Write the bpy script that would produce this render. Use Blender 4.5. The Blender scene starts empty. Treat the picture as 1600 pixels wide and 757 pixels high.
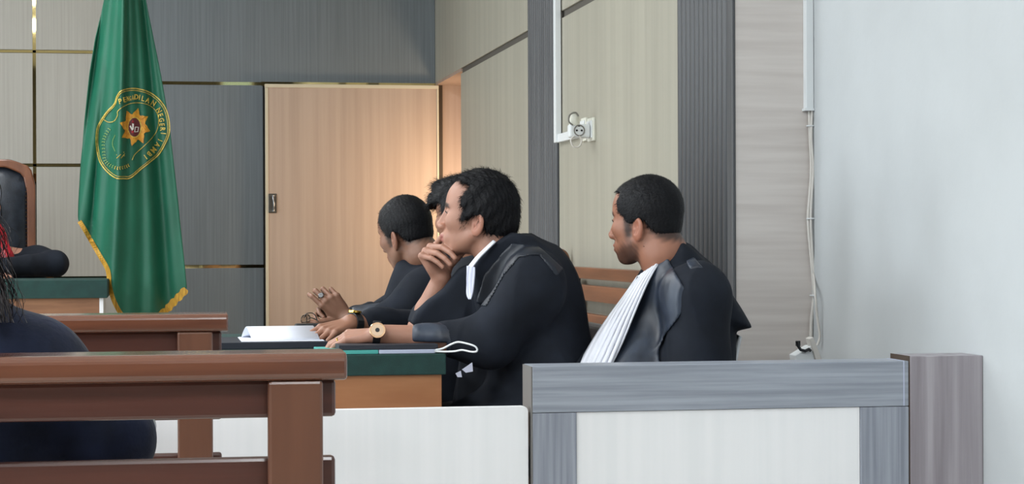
import bpy, math, random
import numpy as np
from mathutils import Vector, Matrix

random.seed(4)
SC = bpy.context.scene
COL = SC.collection

# ------------------------------------------------------------------ camera
FPX = 3200.0
PSI = math.atan(560 / 3200)
ROLL = -0.004
CAM = np.array([0, 0, 1.1])
_f = np.array([math.sin(PSI), math.cos(PSI), 0.0])
_r0 = np.array([math.cos(PSI), -math.sin(PSI), 0.0])
_u0 = np.array([0, 0, 1.0])
_r = _r0 * math.cos(ROLL) + _u0 * math.sin(ROLL)
_u = _u0 * math.cos(ROLL) - _r0 * math.sin(ROLL)


def W(px, py, Y=None, X=None, Z=None):
    """world point on the sight line of a photograph pixel at room depth Y (or X, or height Z)"""
    d = _f + _r * (px - 800) / FPX + _u * (378.5 - py) / FPX
    s = (Y / d[1]) if Y is not None else (X / d[0] if X is not None else (Z - CAM[2]) / d[2])
    return CAM + d * s


cam_data = bpy.data.cameras.new('camera')
cam = bpy.data.objects.new('camera', cam_data)
COL.objects.link(cam)
cam_data.sensor_width = 36
cam_data.lens = 36 * FPX / 1600
cam.matrix_world = Matrix(((_r[0], _u[0], -_f[0], CAM[0]), (_r[1], _u[1], -_f[1], CAM[1]),
                           (_r[2], _u[2], -_f[2], CAM[2]), (0, 0, 0, 1)))
SC.camera = cam

# ------------------------------------------------------------------ world, light, exposure
SC.view_settings.view_transform = 'Standard'
SC.view_settings.look = 'None'
SC.view_settings.gamma = 1
SC.view_settings.use_curve_mapping = False
SC.view_settings.exposure = 0.0
SC.cycles.use_denoising = True
wd = bpy.data.worlds.new('world')
SC.world = wd
wd.use_nodes = True
wd.node_tree.nodes['Background'].inputs[0].default_value = (0.72, 0.86, 1.0, 1)
wd.node_tree.nodes['Background'].inputs[1].default_value = 2.2


def area(name, loc, size, power, color=(1, 1, 1), target=None, direction=(0, 0, -1)):
    l = bpy.data.lights.new(name, 'AREA')
    l.shape = 'RECTANGLE'
    l.size, l.size_y = size
    l.energy = power
    l.color = color
    o = bpy.data.objects.new(name, l)
    COL.objects.link(o)
    o.location = loc
    o.rotation_euler = Vector(direction).to_track_quat('-Z', 'Y').to_euler()
    return o


H_CEIL = 3.6
LAMPS = [(-1.3, 4.7), (-1.3, 7.4), (-1.3, 10.2), (-3.4, 4.7), (-3.4, 7.4), (-3.4, 10.2), (-1.3, 2.1), (-3.4, 2.1), (0.6, -1.0), (-3.4, -1.0)]
LAMP_POWER = 42
for lx, ly in LAMPS:
    area('ceiling_lamp_light', (lx, ly, H_CEIL - 0.05), (0.55, 1.15), LAMP_POWER * (1.9 if ly < 0 else 1.0), (0.95, 0.98, 1.0))
# daylight through the windows of the left wall
for wy in (1.0, 4.5, 8.0):
    area('window_daylight', (-4.9, wy, 1.75), (1.5, 1.8), 75, (0.86, 0.94, 1.0), direction=(1, 0, 0))
# warm lamp of the side passage behind the right wall
area('passage_lamp_light', (2.15, 12.1, 1.35), (0.35, 0.35), 14, (1.0, 0.74, 0.48), direction=(-1.0, 0.75, -0.05))


# ------------------------------------------------------------------ basic helpers
def lin(c):
    return tuple(((v / 255) / 12.92 if v / 255 <= 0.04045 else ((v / 255 + 0.055) / 1.055) ** 2.4) for v in c)


def mat(name, rgb, rough=0.5, metal=0.0, var=0.0, vscale=(6, 6, 6), rgb2=None, bump=0.0, bscale=None, coat=0.0,
        detail=4, spec=0.5, sub=0.0, emit=0.0, attr=None, sheen=0.0, ramp=(0.35, 0.65)):
    m = bpy.data.materials.new(name)
    m.use_nodes = True
    nt = m.node_tree
    n = nt.nodes
    b = n['Principled BSDF']
    c = lin(rgb)
    b.inputs['Base Color'].default_value = (*c, 1)
    b.inputs['Roughness'].default_value = rough
    b.inputs['Metallic'].default_value = metal
    b.inputs['Specular IOR Level'].default_value = spec
    b.inputs['Coat Weight'].default_value = coat
    b.inputs['Coat Roughness'].default_value = 0.15
    b.inputs['Sheen Weight'].default_value = sheen
    if sub:
        b.inputs['Subsurface Weight'].default_value = sub
        b.inputs['Subsurface Radius'].default_value = (0.012, 0.005, 0.003)
    if emit:
        b.inputs['Emission Color'].default_value = (*c, 1)
        b.inputs['Emission Strength'].default_value = emit
    tc = n.new('ShaderNodeTexCoord')

    def noise(sc, det=detail):
        mp = n.new('ShaderNodeMapping')
        mp.inputs['Scale'].default_value = sc
        nt.links.new(tc.outputs['Object'], mp.inputs[0])
        t = n.new('ShaderNodeTexNoise')
        t.inputs['Scale'].default_value = 1
        t.inputs['Detail'].default_value = det
        nt.links.new(mp.outputs[0], t.inputs['Vector'])
        return t.outputs['Fac']
    if attr:
        a = n.new('ShaderNodeAttribute')
        a.attribute_name = attr
        mx = n.new('ShaderNodeMix')
        mx.data_type = 'RGBA'
        mx.blend_type = 'MULTIPLY'
        mx.inputs[0].default_value = 1
        r = n.new('ShaderNodeValToRGB')
        r.color_ramp.elements[0].color = (0.88, 0.84, 0.82, 1)
        r.color_ramp.elements[1].color = (1.05, 1.04, 1.04, 1)
        nt.links.new(noise(vscale), r.inputs[0])
        nt.links.new(a.outputs['Color'], mx.inputs[6])
        nt.links.new(r.outputs[0], mx.inputs[7])
        nt.links.new(mx.outputs[2], b.inputs['Base Color'])
    elif rgb2 or var:
        if rgb2 is None:
            rgb2 = tuple(max(0, v * (1 - var)) for v in rgb)
        r = n.new('ShaderNodeValToRGB')
        r.color_ramp.elements[0].position = ramp[0]
        r.color_ramp.elements[1].position = ramp[1]
        r.color_ramp.elements[0].color = (*lin(rgb2), 1)
        r.color_ramp.elements[1].color = (*c, 1)
        nt.links.new(noise(vscale), r.inputs[0])
        nt.links.new(r.outputs[0], b.inputs['Base Color'])
    if bump:
        bp = n.new('ShaderNodeBump')
        bp.inputs['Strength'].default_value = bump
        bp.inputs['Distance'].default_value = 0.003
        nt.links.new(noise(bscale or vscale), bp.inputs['Height'])
        nt.links.new(bp.outputs[0], b.inputs['Normal'])
    return m


M = {}
M['plaster'] = mat('white_plaster', (188, 192, 194), 0.75, var=0.03, vscale=(3, 3, 3), bump=0.1, bscale=(60, 60, 60))
M['ceiling'] = mat('ceiling_paint', (225, 225, 222), 0.8, var=0.02)
M['floor'] = mat('floor_tile', (205, 200, 190), 0.25, var=0.06, vscale=(4, 4, 4))
M['beige_back'] = mat('beige_laminate_back', (172, 169, 161), 0.5, rgb2=(163, 159, 151), vscale=(70, 70, 1.2), bump=0.1, bscale=(160, 160, 1))
M['grey_back'] = mat('grey_laminate_back', (114, 121, 126), 0.5, rgb2=(103, 110, 115), vscale=(80, 80, 1.4), bump=0.12, bscale=(180, 180, 2))
M['beige_right'] = mat('beige_laminate_side', (168, 164, 150), 0.5, rgb2=(158, 154, 141), vscale=(30, 14, 0.5), bump=0.3, bscale=(60, 60, 0.6))
M['grey_right'] = mat('grey_laminate_side', (88, 89, 91), 0.5, rgb2=(68, 69, 72), vscale=(60, 60, 1.2), bump=0.3, bscale=(120, 120, 1))
M['rib_back'] = mat('dark_rib_backing', (48, 50, 54), 0.7)
M['groove'] = mat('dark_groove', (84, 80, 74), 0.7)
M['pale_grain'] = mat('pale_horizontal_laminate', (212, 205, 200), 0.5, rgb2=(199, 191, 186), vscale=(2, 2, 40), bump=0.08, bscale=(2, 2, 120))
M['gold'] = mat('polished_gold_strip', (196, 176, 122), 0.03, metal=1.0)
M['brass_dark'] = mat('tarnished_brass', (150, 128, 80), 0.3, metal=1.0)
M['door'] = mat('light_oak_laminate', (188, 165, 148), 0.42, rgb2=(176, 153, 136), vscale=(22, 22, 0.6), bump=0.06, bscale=(120, 120, 1.5))
M['door_edge'] = mat('pale_edge_band', (205, 194, 170), 0.4)
M['dark_gap'] = mat('dark_brown_edge', (66, 52, 40), 0.6)
M['pink_wood'] = mat('reveal_laminate', (176, 152, 138), 0.5, rgb2=(166, 142, 128), vscale=(30, 30, 1))
M['fence_h'] = mat('grey_wood_laminate_horizontal', (160, 166, 177), 0.4, rgb2=(134, 140, 151), vscale=(2.2, 2.2, 70), bump=0.15, bscale=(3, 3, 260))
M['fence_v'] = mat('grey_wood_laminate_vertical', (158, 163, 174), 0.4, rgb2=(128, 133, 145), vscale=(75, 75, 2.0), bump=0.15, bscale=(260, 260, 3))
M['fence_post'] = mat('mauve_grey_wood_laminate', (166, 160, 166), 0.42, rgb2=(136, 129, 135), vscale=(34, 34, 1.2), bump=0.15, bscale=(200, 200, 3))
M['edge_dark'] = mat('edge_band_taupe', (112, 110, 108), 0.5)
M['white_lam'] = mat('white_laminate', (240, 240, 242), 0.4, rgb2=(235, 236, 238), vscale=(40, 40, 1.0))
M['bench'] = mat('varnished_brown_wood', (110, 66, 46), 0.26, rgb2=(80, 45, 32), vscale=(1.6, 14, 26), bump=0.08, bscale=(6, 60, 120), coat=0.9)
M['bench_dark'] = mat('varnished_dark_wood', (84, 46, 36), 0.34, rgb2=(62, 33, 26), vscale=(1.6, 14, 26), bump=0.1, bscale=(6, 60, 120), coat=0.3)
M['bench_post'] = mat('varnished_post_wood', (106, 68, 50), 0.34, rgb2=(86, 53, 38), vscale=(18, 18, 1.5), coat=0.25)
M['bench_orange'] = mat('orange_brown_wood', (134, 84, 54), 0.36, rgb2=(106, 64, 40), vscale=(12, 1.8, 26), coat=0.3)
M['green_cloth'] = mat('dark_green_table_cloth', (27, 62, 58), 0.85, var=0.12, vscale=(30, 30, 30), bump=0.3, bscale=(500, 500, 500))
M['table_wood'] = mat('orange_table_veneer', (170, 116, 76), 0.5, rgb2=(156, 102, 64), vscale=(4, 4, 20), bump=0.1)
M['judge_wood'] = mat('judge_table_veneer', (150, 106, 74), 0.5, rgb2=(120, 80, 54), vscale=(3, 3, 18))
M['chair_wood'] = mat('carved_chair_wood', (128, 80, 54), 0.35, rgb2=(102, 62, 42), vscale=(20, 20, 4), coat=0.2)
M['leather'] = mat('black_leather', (44, 50, 60), 0.32, var=0.3, vscale=(20, 20, 20), bump=0.3, bscale=(160, 160, 160))
M['flag'] = mat('green_satin_flag', (20, 98, 74), 0.5, rgb2=(15, 86, 64), vscale=(8, 8, 3), bump=0.1, bscale=(900, 900, 900))
M['fringe'] = mat('golden_fringe', (206, 160, 52), 0.6, rgb2=(160, 112, 30), vscale=(90, 90, 14), bump=0.5, bscale=(300, 300, 20))
M['gold_thread'] = mat('gold_thread', (216, 192, 92), 0.5, rgb2=(170, 142, 56), vscale=(60, 60, 60))
M['dull_thread'] = mat('dull_gold_thread', (120, 150, 84), 0.6)
M['star'] = mat('orange_gold_embroidery', (214, 156, 44), 0.55, rgb2=(186, 122, 34), vscale=(50, 50, 50))
M['maroon'] = mat('maroon_embroidery', (92, 34, 40), 0.6)
M['white_thread'] = mat('white_thread', (214, 214, 206), 0.6)
M['robe'] = mat('black_robe_cloth', (29, 34, 44), 0.85, rgb2=(21, 25, 33), vscale=(9, 9, 9), bump=0.6, bscale=(24, 24, 8), spec=0.25)
M['satin'] = mat('blue_black_satin', (52, 61, 76), 0.40, rgb2=(28, 33, 44), vscale=(15, 15, 9), bump=0.9, bscale=(26, 26, 14), spec=0.5, detail=2)
M['satin_dark'] = mat('black_satin', (34, 40, 50), 0.42, rgb2=(24, 28, 37), vscale=(14, 14, 9), bump=0.8, bscale=(26, 26, 14), spec=0.4, detail=2)
M['white_cloth'] = mat('white_pleated_cloth', (228, 230, 238), 0.7, var=0.04, vscale=(40, 40, 12), bump=0.3, bscale=(60, 60, 14))
M['grey_white'] = mat('pale_lilac_cloth', (205, 208, 226), 0.7, bump=0.2, bscale=(70, 70, 20))
M['red_satin'] = mat('red_satin', (184, 34, 48), 0.35, rgb2=(136, 20, 34), vscale=(26, 26, 26), bump=0.6, bscale=(30, 30, 30))
M['navy'] = mat('navy_knit_cloth', (28, 35, 58), 0.9, rgb2=(20, 25, 40), vscale=(16, 16, 16), spec=.2, sheen=0.08, bump=0.3, bscale=(120, 120, 120))
M['hair'] = mat('black_hair', (14, 15, 20), 0.55, rgb2=(9, 9, 13), vscale=(50, 50, 160), bump=0.5, bscale=(160, 160, 320), spec=0.25)
M['hair_brown'] = mat('brown_black_hair', (40, 32, 33), 0.6, rgb2=(26, 22, 24), vscale=(160, 160, 10), bump=0.7, bscale=(300, 300, 20))
M['skin'] = mat('skin', (180, 130, 108), 0.48, attr='Col', vscale=(40, 40, 40), sub=0.12, bump=0.12, bscale=(420, 420, 420))
M['eye_white'] = mat('eye_white', (210, 205, 200), 0.25)
M['iris'] = mat('dark_brown_iris', (34, 22, 18), 0.15)
M['trousers'] = mat('dark_trousers', (30, 31, 38), 0.8, var=0.2, vscale=(30, 30, 30))
M['shoe'] = mat('black_shoe_leather', (22, 21, 22), 0.3, coat=0.3)
M['white_plastic'] = mat('white_plastic', (224, 228, 230), 0.35)
M['cream_plastic'] = mat('cream_plastic', (220, 220, 208), 0.4)
M['black_plastic'] = mat('black_plastic', (24, 26, 30), 0.4)
M['cable_white'] = mat('off_white_cable', (206, 202, 196), 0.5)
M['cable_grey'] = mat('grey_cable', (120, 118, 112), 0.5)
M['steel'] = mat('brushed_steel', (170, 172, 176), 0.3, metal=1.0)
M['pewter'] = mat('dark_pewter', (90, 84, 78), 0.4, metal=0.8)
M['paper'] = mat('white_paper', (232, 236, 248), 0.7, var=0.02, vscale=(10, 10, 10))
M['turquoise'] = mat('turquoise_card', (76, 168, 160), 0.6)
M['lilac_card'] = mat('pale_lilac_card', (186, 192, 214), 0.6)
M['dark_board'] = mat('dark_blue_black_board', (34, 38, 48), 0.5)
M['watch_gold'] = mat('rose_gold', (226, 186, 150), 0.18, metal=1.0)
M['watch_dial'] = mat('champagne_dial', (206, 178, 150), 0.3, metal=0.3)
M['yellow_gold'] = mat('yellow_gold', (228, 186, 92), 0.2, metal=1.0)
M['strap'] = mat('black_strap', (22, 22, 26), 0.45)
M['stone'] = mat('black_ring_stone', (14, 16, 24), 0.08, coat=1.0)
M['glass'] = mat('clear_lens', (190, 210, 214), 0.05)
M['glass'].node_tree.nodes['Principled BSDF'].inputs['Transmission Weight'].default_value = 0.85
M['rear'] = mat('dark_rear_cladding', (74, 72, 68), 0.6, var=.1, vscale=(4, 4, 4))
M['lamp'] = mat('lamp_diffuser', (245, 250, 255), 0.5, emit=4.0)
M['frame_white'] = mat('white_frame_paint', (220, 222, 220), 0.4)


def mesh_obj(name, verts, faces, m, parent=None, smooth=False, bevel=0.0, seg=2, solid=0.0, auto=False):
    me = bpy.data.meshes.new(name)
    base = np.array(parent_base(parent))
    me.from_pydata([tuple(np.asarray(v) - base) for v in verts], [], [tuple(int(i) for i in f) for f in faces])
    me.materials.append(m)
    o = bpy.data.objects.new(name, me)
    COL.objects.link(o)
    if parent is not None:
        o.parent = parent
    if smooth:
        me.polygons.foreach_set('use_smooth', [True] * len(me.polygons))
    if solid:
        s = o.modifiers.new('solid', 'SOLIDIFY')
        s.thickness = solid
        s.offset = 0
    if bevel:
        b = o.modifiers.new('bevel', 'BEVEL')
        b.width = bevel
        b.segments = seg
        b.limit_method = 'ANGLE'
    return o


def parent_base(p):
    b = Vector((0, 0, 0))
    while p is not None:
        b = b + p.location
        p = p.parent
    return b


def tag(o, label=None, cat=None, group=None, kind=None):
    if label:
        o['label'] = label
    if cat:
        o['category'] = cat
    if group:
        o['group'] = group
    if kind:
        o['kind'] = kind
    return o


def thing(name, base, label, cat, group=None):
    o = bpy.data.objects.new(name, None)
    o.empty_display_size = 0.1
    COL.objects.link(o)
    o.location = tuple(float(v) for v in base)
    return tag(o, label, cat, group)


BOXF = [(0, 3, 2, 1), (4, 5, 6, 7), (0, 1, 5, 4), (1, 2, 6, 5), (2, 3, 7, 6), (3, 0, 4, 7)]


def boxv(x0, x1, y0, y1, z0, z1):
    return [(x0, y0, z0), (x1, y0, z0), (x1, y1, z0), (x0, y1, z0), (x0, y0, z1), (x1, y0, z1), (x1, y1, z1), (x0, y1, z1)]


def box(name, x0, x1, y0, y1, z0, z1, m, parent=None, bevel=0.0, seg=2):
    return mesh_obj(name, boxv(x0, x1, y0, y1, z0, z1), BOXF, m, parent, bevel=bevel, seg=seg)


def boxes(name, lst, m, parent=None, bevel=0.0):
    v, f = [], []
    for b in lst:
        k = len(v)
        v += boxv(*b)
        f += [tuple(i + k for i in q) for q in BOXF]
    return mesh_obj(name, v, f, m, parent, bevel=bevel)


def prism(name, poly, axis_vec, m, parent=None, bevel=0.0, smooth=False):
    """poly: list of 3D points, extruded by axis_vec"""
    n = len(poly)
    a = np.asarray(axis_vec)
    v = [np.asarray(p) for p in poly] + [np.asarray(p) + a for p in poly]
    f = [tuple(range(n))[::-1], tuple(range(n, 2 * n))] + [(i, (i + 1) % n, n + (i + 1) % n, n + i) for i in range(n)]
    return mesh_obj(name, v, f, m, parent, bevel=bevel, smooth=smooth)


def tube(name, pts, rad, m, parent=None, seg=8, closed=False):
    pts = [Vector([float(c) for c in p]) for p in pts]
    n = len(pts)
    rads = rad if hasattr(rad, '__len__') else [rad] * n
    v, f = [], []
    up = Vector((0.13, 0.21, 0.97))
    for i, p in enumerate(pts):
        a = pts[(i - 1) % n] if (closed or i) else p
        b = pts[(i + 1) % n] if (closed or i < n - 1) else p
        t = (b - a).normalized()
        s = t.cross(up)
        if s.length < 0.05:
            s = t.cross(Vector((1, 0, 0)))
        s.normalize()
        w = s.cross(t)
        for k in range(seg):
            an = 2 * math.pi * k / seg
            v.append(tuple(p + (s * math.cos(an) + w * math.sin(an)) * rads[i]))
    for i in range(n if closed else n - 1):
        j = (i + 1) % n
        for k in range(seg):
            l = (k + 1) % seg
            f.append((i * seg + k, i * seg + l, j * seg + l, j * seg + k))
    if not closed:
        f.append(tuple(range(seg)))
        f.append(tuple(range((n - 1) * seg, n * seg))[::-1])
    return mesh_obj(name, v, f, m, parent, smooth=True)


def spline(pts, n=8):
    pts = [np.asarray(p, float) for p in pts]
    out = []
    P = [2 * pts[0] - pts[1]] + pts + [2 * pts[-1] - pts[-2]]
    for i in range(1, len(P) - 2):
        for k in range(n):
            t = k / n
            out.append(0.5 * ((2 * P[i]) + (-P[i - 1] + P[i + 1]) * t + (2 * P[i - 1] - 5 * P[i] + 4 * P[i + 1] - P[i + 2]) * t * t
                              + (-P[i - 1] + 3 * P[i] - 3 * P[i + 1] + P[i + 2]) * t ** 3))
    out.append(pts[-1])
    return out


def copy_tree(o, delta=None, parent=None):
    c = o.copy()
    COL.objects.link(c)
    if parent is not None:
        c.parent = parent
    elif delta is not None:
        c.location = Vector(o.location) + Vector(delta)
    for ch in list(o.children):
        copy_tree(ch, None, c)
    return c


# ------------------------------------------------------------------ sculpting with distance fields
class Frame:
    def __init__(s, o, R, scale=0.01):
        s.o = np.asarray(o, float)
        s.R = np.asarray(R, float)          # columns: local axes in world
        s.s = scale

    def w(s, p):
        return s.o + s.R @ (np.asarray(p, float) * s.s)

    def loc(s, P):
        return ((P - s.o) @ s.R) / s.s

    def sub(s, o, R):
        return Frame(s.w(o), s.R @ R, s.s)


ID = Frame((0, 0, 0), np.eye(3), 1.0)


def rot(ax, deg):
    return np.array(Matrix.Rotation(math.radians(deg), 3, ax))


def norm(v):
    v = np.asarray(v, float)
    return v / np.linalg.norm(v)


def axes(fwd, tilt=0.0, up=(0, 0, 1)):
    f = norm(fwd)
    l = norm(np.cross(up, f))
    u = np.cross(f, l)
    R = np.stack([f, l, u], 1)
    return R @ rot('X', tilt)


class Prim:
    __slots__ = ('f', 'c', 'r', 'op', 'k')

    def __init__(s, f, c, r, op, k):
        s.f, s.c, s.r, s.op, s.k = f, np.asarray(c, float), r, op, k


def ell(F, c, rad, k=0.0, op='u', R=None):
    c = np.asarray(c, float)
    ra = np.asarray(rad, float)

    def f(P):
        q = F.loc(P) - c
        if R is not None:
            q = q @ R
        a = q / ra
        k0 = np.sqrt((a * a).sum(1)) + 1e-9
        b = a / ra
        k1 = np.sqrt((b * b).sum(1)) + 1e-9
        return k0 * (k0 - 1) / k1 * F.s
    return Prim(f, F.w(c), ra.max() * F.s, op, k * F.s)


def cone(F, a, b, r1, r2, k=0.0, op='u', flat=None):
    """round cone; flat=(axis vector in local, factor) squashes along that axis"""
    a = np.asarray(a, float)
    b = np.asarray(b, float)
    ab = b - a
    L2 = (ab * ab).sum() + 1e-12

    def f(P):
        q = F.loc(P) - a
        t = np.clip((q @ ab) / L2, 0, 1)
        d = q - t[:, None] * ab
        if flat is not None:
            n, s = flat
            h = d @ n
            d = d + np.outer(h * (s - 1), n)
        return (np.sqrt((d * d).sum(1)) - (r1 + (r2 - r1) * t)) * F.s
    return Prim(f, F.w((a + b) / 2), (math.sqrt(L2) / 2 + max(r1, r2)) * F.s, op, k * F.s)


def poly_sd(x, z, poly):
    d = np.full(x.shape, 1e9)
    s = np.ones(x.shape)
    n = len(poly)
    for i in range(n):
        ax, az = poly[i]
        bx, bz = poly[i - 1]
        ex, ez = bx - ax, bz - az
        wx, wz = x - ax, z - az
        t = np.clip((wx * ex + wz * ez) / (ex * ex + ez * ez + 1e-12), 0, 1)
        dx, dz = wx - ex * t, wz - ez * t
        d = np.minimum(d, dx * dx + dz * dz)
        c1 = z >= az
        c2 = z < bz
        c3 = ex * wz > ez * wx
        flip = (c1 & c2 & c3) | (~c1 & ~c2 & ~c3)
        s = np.where(flip, -s, s)
    return s * np.sqrt(d)


def smax(a, b, k):
    h = np.maximum(k - np.abs(a - b), 0) / max(k, 1e-9)
    return np.maximum(a, b) + h * h * k * 0.25


def smin(a, b, k):
    h = np.maximum(k - np.abs(a - b), 0) / max(k, 1e-9)
    return np.minimum(a, b) - h * h * k * 0.25


def view_prism(pxs, Y, depth, k=0.0, op='u', rnd=0.02, shift=0.0):
    """prism along the horizontal sight line through the polygon's middle, built at its real place; depth = half thickness"""
    pts = np.array([W(x, y, Y) for x, y in pxs])
    o = pts.mean(0)
    d = norm([o[0], o[1], 0])
    a = np.array([d[1], -d[0], 0])
    loc = [((p - o) @ a, p[2] - o[2]) for p in pts]
    oo = o + d * shift

    def f(P):
        q = P - oo
        return smax(poly_sd(q @ a, q[:, 2], loc), np.abs(q @ d) - depth, rnd)
    return Prim(f, oo, float(np.sqrt(max(x * x + z * z for x, z in loc) + depth ** 2)), op, k)


def custom(fn, op='i', k=0.0, c=(0, 0, 0), r=1e9):
    return Prim(fn, c, r, op, k)


def run(prims, P):
    d = np.full(len(P), 10.0)
    for p in prims:
        if p.op == 'd':
            d = d + p.f(P)
            continue
        v = p.f(P)
        if p.op == 'u':
            d = smin(d, v, p.k) if p.k else np.minimum(d, v)
        elif p.op == 's':
            d = smax(d, -v, p.k) if p.k else np.maximum(d, -v)
        else:
            d = smax(d, v, p.k) if p.k else np.maximum(d, v)
    return d


CORN = np.array([(i, j, k) for i in (0, 1) for j in (0, 1) for k in (0, 1)])
EDG = [(a, b) for a in range(8) for b in range(a + 1, 8) if np.abs(CORN[a] - CORN[b]).sum() == 1]


def sdf_arrays(prims, h, B=14):
    us = [p for p in prims if p.op == 'u']
    lo = np.min([p.c - p.r for p in us], 0) - 3 * h
    hi = np.max([p.c + p.r for p in us], 0) + 3 * h
    nb = np.ceil((hi - lo) / (B * h)).astype(int)
    idx = np.stack(np.meshgrid(*[np.arange(n) for n in nb], indexing='ij'), -1).reshape(-1, 3)
    cen = lo + (idx + 0.5) * B * h
    hd = 0.87 * B * h
    d = np.concatenate([run(prims, c) for c in np.array_split(cen, max(1, len(cen) // 20000))])
    act = np.abs(d) < hd * 1.6 + 0.004
    idx, cen = idx[act], cen[act]
    g = np.arange(B + 1)
    G = np.stack(np.meshgrid(g, g, g, indexing='ij'), -1).reshape(-1, 3)
    GP = G * h
    N = nb * B + 4
    V, K, Q = [], [], []
    for bi, bc in zip(idx, cen):
        near = [p for p in prims if p.op in 'id' or np.linalg.norm(p.c - bc) < p.r + hd + 2.2 * p.k + 3 * h + .004]
        if not any(p.op == 'u' for p in near):
            continue
        P = lo + bi * B * h + GP
        v = run(near, P).reshape(B + 1, B + 1, B + 1)
        ins = v < 0
        if ins.all() or not ins.any():
            continue
        s8 = [ins[i:i + B, j:j + B, k:k + B] for i, j, k in CORN]
        cnt = sum(s.astype(np.int8) for s in s8)
        cells = np.argwhere((cnt > 0) & (cnt < 8))
        if len(cells) == 0:
            continue
        cv = np.stack([v[cells[:, 0] + c[0], cells[:, 1] + c[1], cells[:, 2] + c[2]] for c in CORN], 1)
        acc = np.zeros((len(cells), 3))
        num = np.zeros(len(cells))
        for a, b in EDG:
            va, vb = cv[:, a], cv[:, b]
            m = (va < 0) != (vb < 0)
            t = np.where(m, va / np.where(m, va - vb, 1), 0)
            acc += m[:, None] * (CORN[a] + t[:, None] * (CORN[b] - CORN[a]))
            num += m
        pos = cells + acc / num[:, None]
        V.append(lo + bi * B * h + pos * h)
        gc = bi * B + cells + 1
        K.append((gc[:, 0] * N[1] + gc[:, 1]) * N[2] + gc[:, 2])
        for a in range(3):
            sl0 = ins[:B, :B, :B]
            sl1 = [ins[1:, :B, :B], ins[:B, 1:, :B], ins[:B, :B, 1:]][a]
            e = np.argwhere(sl0 != sl1)
            if len(e) == 0:
                continue
            fl = sl0[e[:, 0], e[:, 1], e[:, 2]]
            b_, c_ = (a + 1) % 3, (a + 2) % 3
            ge = bi * B + e + 1
            q = []
            for ob, oc in ((-1, -1), (0, -1), (0, 0), (-1, 0)):
                t = ge.copy()
                t[:, b_] += ob
                t[:, c_] += oc
                q.append((t[:, 0] * N[1] + t[:, 1]) * N[2] + t[:, 2])
            q = np.stack(q, 1)
            q[~fl] = q[~fl][:, ::-1]
            Q.append(q)
    V = np.concatenate(V)
    K = np.concatenate(K)
    Q = np.concatenate(Q)
    order = np.argsort(K)
    K, V = K[order], V[order]
    j = np.searchsorted(K, Q)
    j = np.minimum(j, len(K) - 1)
    ok = (K[j] == Q).all(1)
    return V, j[ok]


def keep_big(V, F, minfrac=0.02):
    """drop crumbs: islands smaller than minfrac of the vertices"""
    n = len(V)
    lab = np.arange(n)
    for _ in range(400):
        m = lab[F].min(1)
        new = lab.copy()
        for c in range(4):
            np.minimum.at(new, F[:, c], m)
        new = new[new]
        if (new == lab).all():
            break
        lab = new
    u, inv, cnt = np.unique(lab, return_inverse=True, return_counts=True)
    good = cnt[inv] >= minfrac * n
    mp = np.cumsum(good) - 1
    return V[good], mp[F[good[F].all(1)]]


def sdf_obj(name, prims, h, m, parent, color=None, clean=True, smooth_it=0):
    V, F = sdf_arrays(prims, h)
    if clean:
        V, F = keep_big(V, F)
    base = np.array(parent_base(parent))
    me = bpy.data.meshes.new(name)
    me.vertices.add(len(V))
    me.vertices.foreach_set('co', (V - base).astype(np.float32).ravel())
    me.loops.add(F.size)
    me.loops.foreach_set('vertex_index', F.astype(np.int32).ravel())
    me.polygons.add(len(F))
    me.polygons.foreach_set('loop_start', np.arange(0, F.size, 4, dtype=np.int32))
    me.polygons.foreach_set('use_smooth', np.ones(len(F), bool))
    me.update(calc_edges=True)
    if color is not None:
        at = me.color_attributes.new('Col', 'FLOAT_COLOR', 'POINT')
        c = np.ones((len(V), 4), np.float32)
        c[:, :3] = color(V)
        at.data.foreach_set('color', c.ravel())
    me.materials.append(m)
    o = bpy.data.objects.new(name, me)
    COL.objects.link(o)
    if parent is not None:
        o.parent = parent
    if smooth_it:
        s = o.modifiers.new('smooth', 'SMOOTH')
        s.iterations = smooth_it
        s.factor = 0.5
    return o


def wob(P, s, seed=0.0):
    """cheap smooth noise about -1..1"""
    x, y, z = P[:, 0] * s + seed, P[:, 1] * s - seed * 0.7, P[:, 2] * s + seed * 1.3
    return (np.sin(x * 1.7 + 1.3 * np.sin(y * 1.1 + z * 0.7)) + np.sin(y * 1.9 + 1.1 * np.sin(z * 1.3 - x * 0.6))
            + np.sin(z * 1.5 + 1.2 * np.sin(x * 0.9 + y * 1.2))) / 3

# ================================================================== THE SETTING
YB = 12.8                       # back wall
XR = W(680, 132, YB)[0]         # right wall (panelled)
YS = W(1148, 0, X=XR)[1]        # step where the panelled wall ends
XW = W(1268, 300, YS)[0]        # white plaster wall nearer the camera
XL, YR = -5.0, -4.0
Z0 = 2.09                       # joint height all round the court


def struct(o):
    return tag(o, kind='structure')


struct(box('floor', XL - 0.2, 3.2, YR - 0.2, YB + 0.3, -0.1, 0.0, M['floor']))
struct(box('ceiling', XL - 0.2, 3.2, YR - 0.2, YB + 0.3, H_CEIL, H_CEIL + 0.1, M['ceiling']))

# --- back wall: backing, laminate panels with recessed gold strips between them
wb = struct(box('wall_back', XL - 0.2, 3.2, YB + 0.02, YB + 0.2, 0.0, H_CEIL, M['groove']))
xg = W(205, 300, YB)[0]                        # grey cladding starts behind the flag
xd0 = W(414, 300, YB)[0]
zlow = W(350, 416.8, YB)[2]
g = 0.010


def panel(x0, x1, z0, z1, m, name='wall_panel'):
    return box(name, x0 + g, x1 - g, YB, YB + 0.02, z0 + g, z1 - g, m, wb, bevel=0.0015, seg=1)


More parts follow.
